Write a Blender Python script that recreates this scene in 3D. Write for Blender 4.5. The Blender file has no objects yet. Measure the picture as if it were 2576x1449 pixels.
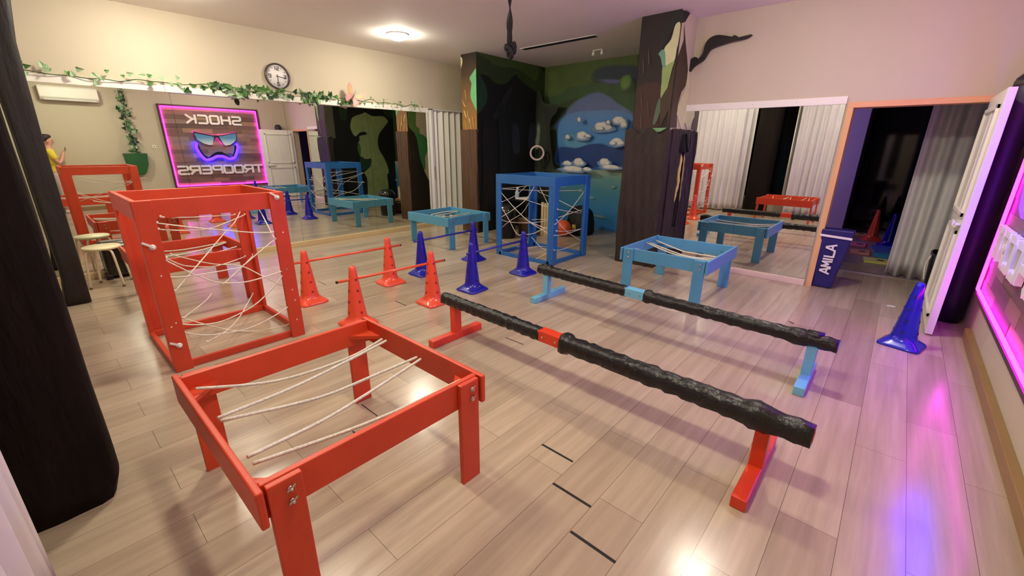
import bpy, math, random
from mathutils import Vector, Matrix
random.seed(7)
C = bpy.context.scene.collection
SC = bpy.context.scene
# ---------------------------------------------------------------- camera, world, exposure
cam_d = bpy.data.cameras.new('camera'); cam = bpy.data.objects.new('camera', cam_d); C.objects.link(cam)
cam_d.sensor_fit = 'HORIZONTAL'; cam_d.sensor_width = 36.0; cam_d.lens = 36.0 * 1065.88 / 2576.0
cam_d.clip_start = 0.02; cam_d.clip_end = 100
def camera_axes(a, b, c):
    ca, sa = math.cos(a), math.sin(a)
    f = Vector((sa*math.cos(b), ca*math.cos(b), -math.sin(b)))
    r = Vector((ca, -sa, 0)); d = f.cross(r)
    r2 = math.cos(c)*r + math.sin(c)*d; d2 = -math.sin(c)*r + math.cos(c)*d
    return r2, -d2, -f
ax = camera_axes(-0.72566123, 0.32005244, -0.00826411)
m3 = Matrix(ax).transposed().to_4x4(); m3.translation = Vector((0, 0, 1.55))
cam.matrix_world = m3
SC.camera = cam
w = bpy.data.worlds.new('night'); SC.world = w; w.use_nodes = True
w.node_tree.nodes['Background'].inputs[0].default_value = (0.006, 0.007, 0.012, 1)
w.node_tree.nodes['Background'].inputs[1].default_value = 1.0
SC.view_settings.view_transform = 'Standard'; SC.view_settings.look = 'None'
SC.view_settings.gamma = 1.0; SC.view_settings.use_curve_mapping = False
SC.view_settings.exposure = 0.70
LAMP = 140.0            # strength of the ceiling lamps
LAMP_COLOR = (1.0, 0.94, 0.76)
NEON_PINK = 12.5; NEON_BLUE = 30.0

# ---------------------------------------------------------------- materials
def lin(c):
    o = []
    for v in c:
        v = v/255.0
        o.append(v/12.92 if v <= .04045 else ((v+.055)/1.055)**2.4)
    return tuple(o)+(1.0,)
MATS = {}
def mat(name, rgb, rough=.5, metal=0.0, var=0.06, scale=6.0, bump=0.0, bscale=40.0, coat=0.0, stretch=None, spec=0.5, trans=0.0):
    if name in MATS: return MATS[name]
    m = bpy.data.materials.new(name); m.use_nodes = True
    nt = m.node_tree; b = nt.nodes['Principled BSDF']; col = lin(rgb)
    b.inputs['Roughness'].default_value = rough; b.inputs['Metallic'].default_value = metal
    b.inputs['Coat Weight'].default_value = coat; b.inputs['Specular IOR Level'].default_value = spec
    if trans: b.inputs['Transmission Weight'].default_value = trans
    tc = nt.nodes.new('ShaderNodeTexCoord'); mp = nt.nodes.new('ShaderNodeMapping')
    nt.links.new(tc.outputs['Object'], mp.inputs[0])
    if stretch: mp.inputs['Scale'].default_value = stretch
    if var:
        n = nt.nodes.new('ShaderNodeTexNoise'); n.inputs['Scale'].default_value = scale; n.inputs['Detail'].default_value = 5
        nt.links.new(mp.outputs[0], n.inputs[0])
        mx = nt.nodes.new('ShaderNodeMix'); mx.data_type = 'RGBA'
        mx.inputs[6].default_value = tuple(max(0, v*(1-var*1.6)) for v in col[:3])+(1,)
        mx.inputs[7].default_value = tuple(min(1, v*(1+var*1.6)) for v in col[:3])+(1,)
        nt.links.new(n.outputs[0], mx.inputs[0]); nt.links.new(mx.outputs[2], b.inputs['Base Color'])
    else: b.inputs['Base Color'].default_value = col
    if bump:
        n2 = nt.nodes.new('ShaderNodeTexNoise'); n2.inputs['Scale'].default_value = bscale; n2.inputs['Detail'].default_value = 6
        nt.links.new(mp.outputs[0], n2.inputs[0]); bp = nt.nodes.new('ShaderNodeBump'); bp.inputs['Strength'].default_value = bump
        bp.inputs['Distance'].default_value = .02
        nt.links.new(n2.outputs[0], bp.inputs['Height']); nt.links.new(bp.outputs[0], b.inputs['Normal'])
    MATS[name] = m; return m
def emis(name, rgb, strength):
    if name in MATS: return MATS[name]
    m = bpy.data.materials.new(name); m.use_nodes = True
    b = m.node_tree.nodes['Principled BSDF']; b.inputs['Base Color'].default_value = (0.02, .02, .02, 1)
    b.inputs['Emission Color'].default_value = tuple(rgb)+(1,); b.inputs['Emission Strength'].default_value = strength
    MATS[name] = m; return m
def ramp_mat(name, axis, stops, rough=.6, var=.12, scale=3.0):
    """paint that changes colour along one object axis (position in metres)"""
    m = bpy.data.materials.new(name); m.use_nodes = True; nt = m.node_tree; b = nt.nodes['Principled BSDF']
    tc = nt.nodes.new('ShaderNodeTexCoord'); sp = nt.nodes.new('ShaderNodeSeparateXYZ'); nt.links.new(tc.outputs['Object'], sp.inputs[0])
    n = nt.nodes.new('ShaderNodeTexNoise'); n.inputs['Scale'].default_value = scale; n.inputs['Detail'].default_value = 6; nt.links.new(tc.outputs['Object'], n.inputs[0])
    ad = nt.nodes.new('ShaderNodeMath'); ad.operation = 'MULTIPLY_ADD'; ad.inputs[1].default_value = var*2; nt.links.new(n.outputs[0], ad.inputs[0]); nt.links.new(sp.outputs[axis], ad.inputs[2])
    mr = nt.nodes.new('ShaderNodeMapRange'); mr.inputs['From Min'].default_value = stops[0][0]+var; mr.inputs['From Max'].default_value = stops[-1][0]+var
    nt.links.new(ad.outputs[0], mr.inputs['Value'])
    cr = nt.nodes.new('ShaderNodeValToRGB'); el = cr.color_ramp.elements
    s0, s1 = stops[0][0], stops[-1][0]
    while len(el) < len(stops): el.new(.5)
    for e, (p, c) in zip(el, stops): e.position = (p-s0)/(s1-s0); e.color = lin(c)
    nt.links.new(mr.outputs[0], cr.inputs[0]); nt.links.new(cr.outputs[0], b.inputs['Base Color']); b.inputs['Roughness'].default_value = rough
    MATS[name] = m; return m

M_WALL = mat('cream_wall', (199, 188, 164), .7, var=.03, scale=2)
M_CEIL = mat('ceiling_plaster', (244, 236, 230), .8, var=.02, scale=2)
M_TRIM = mat('white_trim', (236, 233, 220), .4, var=.02)
M_RED = mat('red_paint', (204, 66, 32), .42, var=.10, scale=5, bump=.06, bscale=60)
M_LBLUE = mat('light_blue_paint', (82, 152, 186), .42, var=.07, scale=5, bump=.06, bscale=60)
M_BLUE = mat('blue_paint', (38, 102, 172), .42, var=.10, scale=4, bump=.06, bscale=60)
M_CRED = mat('red_plastic', (236, 84, 54), .25, var=.04, coat=.3)
M_CBLUE = mat('blue_plastic', (20, 22, 158), .25, var=.04, coat=.3)
M_PRED = mat('red_pole', (232, 92, 62), .3, var=.04); M_PBLUE = mat('blue_pole', (44, 48, 150), .3, var=.04)
M_BARED = mat('red_beam', (214, 62, 28), .35, var=.08); M_BALB = mat('pale_blue_beam', (112, 184, 216), .35, var=.05)
M_BLACKTAPE = mat('black_padding', (20, 18, 17), .33, var=.25, scale=14, bump=.5, bscale=26)
M_ROPE = mat('white_rope', (228, 220, 202), .8, var=.10, scale=40)
M_BRAID = mat('braided_rope', (222, 212, 194), .8, var=.34, scale=110)
M_METAL = mat('zinc_metal', (205, 200, 190), .3, metal=1.0, var=.03)
M_BLACK = mat('black_plastic', (14, 14, 15), .35, var=.1)
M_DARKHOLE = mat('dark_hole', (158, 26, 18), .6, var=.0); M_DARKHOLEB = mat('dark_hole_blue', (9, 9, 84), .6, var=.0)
M_BARK = mat('painted_bark', (22, 14, 10), .8, spec=.15, var=.55, scale=3.5, bump=.6, bscale=9, stretch=(3, 3, .6))
M_BARKB = mat('brown_bark', (88, 56, 30), .6, var=.30, scale=3.5, bump=.5, bscale=9, stretch=(3, 3, .6))
M_BARKD = mat('dark_brown_bark', (50, 35, 27), .6, var=.35, scale=3, bump=.5, bscale=9, stretch=(3, 3, .6))
M_WOODEDGE = mat('pine_wood', (222, 176, 116), .5, var=.10, scale=4, stretch=(6, 6, .6))
M_LEAF = mat('ivy_green', (82, 122, 62), .5, var=.45, scale=9)
M_LEAFD = mat('ivy_dark_green', (36, 70, 32), .5, var=.4, scale=9)
M_LEAFP = mat('ivy_pale_green', (150, 180, 140), .5, var=.25, scale=9)
M_CURT = mat('grey_curtain', (216, 208, 212), .85, var=.05, scale=3)
M_CURTW = mat('white_curtain', (226, 224, 214), .8, var=.04, scale=3)
m = bpy.data.materials.new('mirror_glass'); m.use_nodes = True; b = m.node_tree.nodes['Principled BSDF']
b.inputs['Base Color'].default_value = (.80, .83, .76, 1); b.inputs['Metallic'].default_value = 1; b.inputs['Roughness'].default_value = 0.0
M_MIRROR = m; MATS['mirror_glass'] = m

def floor_material():
    m = bpy.data.materials.new('laminate_planks'); m.use_nodes = True; nt = m.node_tree; b = nt.nodes['Principled BSDF']
    tc = nt.nodes.new('ShaderNodeTexCoord'); sp = nt.nodes.new('ShaderNodeSeparateXYZ'); nt.links.new(tc.outputs['Object'], sp.inputs[0])
    ax_ = nt.nodes.new('ShaderNodeMath'); ax_.operation = 'ADD'; ax_.inputs[1].default_value = 1.161+40*.2145; nt.links.new(sp.outputs[0], ax_.inputs[0])
    ay_ = nt.nodes.new('ShaderNodeMath'); ay_.operation = 'ADD'; ay_.inputs[1].default_value = 20.0; nt.links.new(sp.outputs[1], ay_.inputs[0])
    cb = nt.nodes.new('ShaderNodeCombineXYZ'); nt.links.new(ay_.outputs[0], cb.inputs[0]); nt.links.new(ax_.outputs[0], cb.inputs[1])
    br = nt.nodes.new('ShaderNodeTexBrick'); br.offset = .37; br.offset_frequency = 2; br.squash = 1.0
    br.inputs['Scale'].default_value = 1.0; br.inputs['Brick Width'].default_value = 1.29; br.inputs['Row Height'].default_value = .2145
    br.inputs['Mortar Size'].default_value = .0011; br.inputs['Mortar Smooth'].default_value = .2; br.inputs['Bias'].default_value = 0.0
    br.inputs['Color1'].default_value = lin((190, 173, 150)); br.inputs['Color2'].default_value = lin((170, 152, 130)); br.inputs['Mortar'].default_value = lin((96, 78, 60))
    nt.links.new(cb.outputs[0], br.inputs[0])
    mp = nt.nodes.new('ShaderNodeMapping'); mp.inputs['Scale'].default_value = (.40, 7.0, 1); nt.links.new(cb.outputs[0], mp.inputs[0])
    n = nt.nodes.new('ShaderNodeTexNoise'); n.inputs['Scale'].default_value = 2.6; n.inputs['Detail'].default_value = 8; n.inputs['Roughness'].default_value = .62; nt.links.new(mp.outputs[0], n.inputs[0])
    cr = nt.nodes.new('ShaderNodeValToRGB'); cr.color_ramp.elements[0].position = .3; cr.color_ramp.elements[0].color = (.74, .71, .67, 1); cr.color_ramp.elements[1].position = .68; cr.color_ramp.elements[1].color = (1.06, 1.05, 1.03, 1)
    nt.links.new(n.outputs[0], cr.inputs[0])
    mx = nt.nodes.new('ShaderNodeMix'); mx.data_type = 'RGBA'; mx.blend_type = 'MULTIPLY'; mx.inputs[0].default_value = .85
    nt.links.new(br.outputs[0], mx.inputs[6]); nt.links.new(cr.outputs[0], mx.inputs[7]); nt.links.new(mx.outputs[2], b.inputs['Base Color'])
    n3 = nt.nodes.new('ShaderNodeTexNoise'); n3.inputs['Scale'].default_value = 5; nt.links.new(mp.outputs[0], n3.inputs[0])
    mr = nt.nodes.new('ShaderNodeMapRange'); mr.inputs['To Min'].default_value = .16; mr.inputs['To Max'].default_value = .26; nt.links.new(n3.outputs[0], mr.inputs['Value']); nt.links.new(mr.outputs[0], b.inputs['Roughness'])
    bp = nt.nodes.new('ShaderNodeBump'); bp.inputs['Strength'].default_value = .05; bp.inputs['Distance'].default_value = .002
    nt.links.new(n.outputs[0], bp.inputs['Height']); nt.links.new(bp.outputs[0], b.inputs['Normal'])
    return m
M_FLOOR = floor_material()

# ---------------------------------------------------------------- mesh builder
class MB:
    def __init__(s): s.v = []; s.f = []; s.m = []; s.sm = []
    def add(s, vs, fs, mi=0, smooth=False):
        o = len(s.v); s.v += [tuple(p) for p in vs]
        for f in fs: s.f.append([i+o for i in f]); s.m.append(mi); s.sm.append(smooth)
        return s
    def box(s, x0, x1, y0, y1, z0, z1, mi=0):
        vs = [(x, y, z) for z in (z0, z1) for y in (y0, y1) for x in (x0, x1)]
        return s.add(vs, [(0, 2, 3, 1), (4, 5, 7, 6), (0, 1, 5, 4), (2, 6, 7, 3), (0, 4, 6, 2), (1, 3, 7, 5)], mi)
    def obox(s, c, ex, ey, ez, mi=0):
        c, ex, ey, ez = Vector(c), Vector(ex), Vector(ey), Vector(ez)
        vs = [c+ex*a+ey*b_+ez*d for d in (-1, 1) for b_ in (-1, 1) for a in (-1, 1)]
        return s.add(vs, [(0, 2, 3, 1), (4, 5, 7, 6), (0, 1, 5, 4), (2, 6, 7, 3), (0, 4, 6, 2), (1, 3, 7, 5)], mi)
    def tube(s, pts, r, n=8, mi=0, cap=True, closed=False, rf=None):
        pts = [Vector(p) for p in pts]; N = len(pts); rings = []
        t0 = (pts[1]-pts[0]).normalized(); up = Vector((0, 0, 1)) if abs(t0.z) < .9 else Vector((1, 0, 0))
        nrm = t0.cross(up).normalized(); vs = []
        for i in range(N):
            a = pts[i-1] if (i > 0 or closed) else pts[i]; b_ = pts[(i+1) % N] if (i < N-1 or closed) else pts[i]
            t = (b_-a).normalized(); nrm = (nrm-t*nrm.dot(t)).normalized(); bn = t.cross(nrm)
            for k in range(n):
                an = 2*math.pi*k/n; rr = (r[i] if isinstance(r, (list, tuple)) else r)*(rf(i, k) if rf else 1)
                vs.append(pts[i]+(nrm*math.cos(an)+bn*math.sin(an))*rr)
        fs = []
        for i in range(N if closed else N-1):
            for k in range(n):
                j = (i+1) % N; fs.append((i*n+k, i*n+(k+1) % n, j*n+(k+1) % n, j*n+k))
        s.add(vs, fs, mi, True)
        if cap and not closed:
            o = len(s.v)-len(vs)
            s.f.append([o+k for k in range(n)][::-1]); s.m.append(mi); s.sm.append(False)
            s.f.append([o+(N-1)*n+k for k in range(n)]); s.m.append(mi); s.sm.append(False)
        return s
    def lathe(s, prof, c=(0, 0, 0), n=24, mi=0, axis='z', smooth=True):
        c = Vector(c); vs = []
        for (r, h) in prof:
            for k in range(n):
                a = 2*math.pi*k/n; u, v_ = r*math.cos(a), r*math.sin(a)
                vs.append(c+(Vector((u, v_, h)) if axis == 'z' else Vector((h, u, v_)) if axis == 'x' else Vector((v_, h, u))))
        fs = []
        for i in range(len(prof)-1):
            for k in range(n): fs.append((i*n+k, i*n+(k+1) % n, (i+1)*n+(k+1) % n, (i+1)*n+k))
        o = len(s.v); s.add(vs, fs, mi, smooth)
        s.f.append([o+k for k in range(n)][::-1]); s.m.append(mi); s.sm.append(False)
        s.f.append([o+(len(prof)-1)*n+k for k in range(n)]); s.m.append(mi); s.sm.append(False)
        return s
    def loft(s, rings, mi=0, smooth=True, cap=True):
        n = len(rings[0]); vs = [p for r in rings for p in r]; fs = []
        for i in range(len(rings)-1):
            for k in range(n): fs.append((i*n+k, i*n+(k+1) % n, (i+1)*n+(k+1) % n, (i+1)*n+k))
        o = len(s.v); s.add(vs, fs, mi, smooth)
        if cap:
            s.f.append([o+k for k in range(n)][::-1]); s.m.append(mi); s.sm.append(False)
            s.f.append([o+(len(rings)-1)*n+k for k in range(n)]); s.m.append(mi); s.sm.append(False)
        return s
    def slab(s, pts, nrm, th, mi=0):
        """polygon given in 3D, thickened by th along nrm"""
        nrm = Vector(nrm)*th; n = len(pts); a = [Vector(p) for p in pts]; vs = a+[p+nrm for p in a]
        return s.add(vs, [list(range(n))[::-1], list(range(n, 2*n))]+[(k, (k+1) % n, n+(k+1) % n, n+k) for k in range(n)], mi)
    def poly(s, pts, mi=0): return s.add(pts, [list(range(len(pts)))], mi)
    def build(s, name, mats, parent=None, bevel=0, solid=0, sub=0, recalc=True):
        me = bpy.data.meshes.new(name); me.from_pydata([tuple(p) for p in s.v], [], s.f)
        if not isinstance(mats, (list, tuple)): mats = [mats]
        for q in mats: me.materials.append(q)
        me.polygons.foreach_set('material_index', s.m); me.polygons.foreach_set('use_smooth', s.sm)
        if recalc:
            import bmesh
            bm = bmesh.new(); bm.from_mesh(me); bmesh.ops.recalc_face_normals(bm, faces=bm.faces); bm.to_mesh(me); bm.free()
        me.update()
        o = bpy.data.objects.new(name, me); C.objects.link(o)
        if parent is not None:
            o.parent = parent
            if parent.get('world_org'): pass
        if bevel:
            md = o.modifiers.new('bevel', 'BEVEL'); md.width = bevel; md.segments = 2; md.limit_method = 'ANGLE'; md.angle_limit = .6
        if solid:
            md = o.modifiers.new('solid', 'SOLIDIFY'); md.thickness = solid
        if sub:
            md = o.modifiers.new('sub', 'SUBSURF'); md.levels = sub; md.render_levels = sub
        return o
    def shift(s, d):
        d = Vector(d); s.v = [tuple(Vector(p)-d) for p in s.v]; return s
def tag(o, label=None, cat=None, group=None, kind=None):
    if label: o['label'] = label
    if cat: o['category'] = cat
    if group: o['group'] = group
    if kind: o['kind'] = kind
    return o
def thing(name, label, cat, loc=(0, 0, 0), rz=0, group=None, kind=None):
    o = bpy.data.objects.new(name, None); C.objects.link(o); o.location = loc; o.rotation_euler = (0, 0, rz); o.empty_display_size = .1
    return tag(o, label, cat, group, kind)
def smooth_poly(pts, k=4):
    """closed Catmull-Rom through 2D points"""
    n = len(pts); out = []
    for i in range(n):
        p0, p1, p2, p3 = [pts[(i+d) % n] for d in (-1, 0, 1, 2)]
        for j in range(k):
            t = j/k
            out.append(tuple(.5*((2*p1[a])+(-p0[a]+p2[a])*t+(2*p0[a]-5*p1[a]+4*p2[a]-p3[a])*t*t+(-p0[a]+3*p1[a]-3*p2[a]+p3[a])*t**3) for a in (0, 1)))
    return out
def spline(pts, k=5):
    P = [Vector(p) for p in pts]; n = len(P); out = []
    for i in range(n-1):
        p0, p1, p2, p3 = P[max(i-1, 0)], P[i], P[i+1], P[min(i+2, n-1)]
        for j in range(k):
            t = j/k
            out.append(.5*((2*p1)+(-p0+p2)*t+(2*p0-5*p1+4*p2-p3)*t*t+(-p0+3*p1-3*p2+p3)*t**3))
    out.append(P[-1]); return out
def ellipse(c, rx, ry, n=18, wob=.12):
    return [(c[0]+rx*math.cos(2*math.pi*k/n)*(1+random.uniform(-wob, wob)), c[1]+ry*math.sin(2*math.pi*k/n)*(1+random.uniform(-wob, wob))) for k in range(n)]
GLYPH = {
 'S': [[(1, 1), (.12, 1), (0, .9), (0, .62), (.12, .52), (.88, .48), (1, .38), (1, .1), (.88, 0), (0, 0)]],
 'H': [[(0, 0), (0, 1)], [(1, 0), (1, 1)], [(0, .5), (1, .5)]], 'O': [[(.12, 0), (0, .12), (0, .88), (.12, 1), (.88, 1), (1, .88), (1, .12), (.88, 0), (.12, 0)]],
 'C': [[(1, 1), (.12, 1), (0, .88), (0, .12), (.12, 0), (1, 0)]], 'K': [[(0, 0), (0, 1)], [(1, 1), (.35, .5), (0, .5)], [(.35, .5), (1, 0)]],
 'T': [[(0, 1), (1, 1)], [(.5, 1), (.5, 0)]], 'R': [[(0, 0), (0, 1), (.88, 1), (1, .88), (1, .6), (.88, .48), (0, .48)], [(.5, .48), (1, 0)]],
 'P': [[(0, 0), (0, 1), (.88, 1), (1, .88), (1, .6), (.88, .48), (0, .48)]], 'E': [[(1, 1), (.12, 1), (0, .88), (0, .12), (.12, 0), (1, 0)], [(0, .5), (.9, .5)]],
 'A': [[(0, 0), (.42, 1), (.58, 1), (1, 0)], [(.2, .33), (.8, .33)]], 'M': [[(0, 0), (.08, 1), (.5, .3), (.92, 1), (1, 0)]], 'I': [[(.5, 0), (.5, 1)]], 'L': [[(.1, 1), (.1, 0), (1, 0)]],
 '1': [[(.35, 1), (.6, 1), (.6, 0)]], '2': [[(0, 1), (1, 1), (1, .5), (0, .5), (0, 0), (1, 0)]], '3': [[(0, 1), (1, 1), (1, 0), (0, 0)], [(.3, .5), (1, .5)]],
 '6': [[(1, 1), (0, 1), (0, 0), (1, 0), (1, .5), (0, .5)]], '9': [[(0, 0), (1, 0), (1, 1), (0, 1), (0, .5), (1, .5)]]}
def write(mb, txt, org, u, v, nrm, w, h, gap, stroke, th, mi=0):
    """strokes of txt starting at org; u right, v up, nrm towards the reader"""
    org, u, v, nrm = Vector(org), Vector(u), Vector(v), Vector(nrm)
    x = 0; kk = 0
    for ch in txt:
        cw = w*(.35 if ch == 'I' else 1)
        for st in GLYPH[ch]:
            P = [org+u*(x+p[0]*cw)+v*(p[1]*h) for p in st]
            for a, b_ in zip(P[:-1], P[1:]):
                d = b_-a; L = d.length
                if L < 1e-6: continue
                d /= L
                kk += 1; t2 = th*(1+.05*(kk % 4))
                mb.obox((a+b_)/2+nrm*t2/2, d*(L/2+stroke*.32), nrm.cross(d)*(stroke/2), nrm*(t2/2), mi)
        x += cw+gap
    return mb
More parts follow.
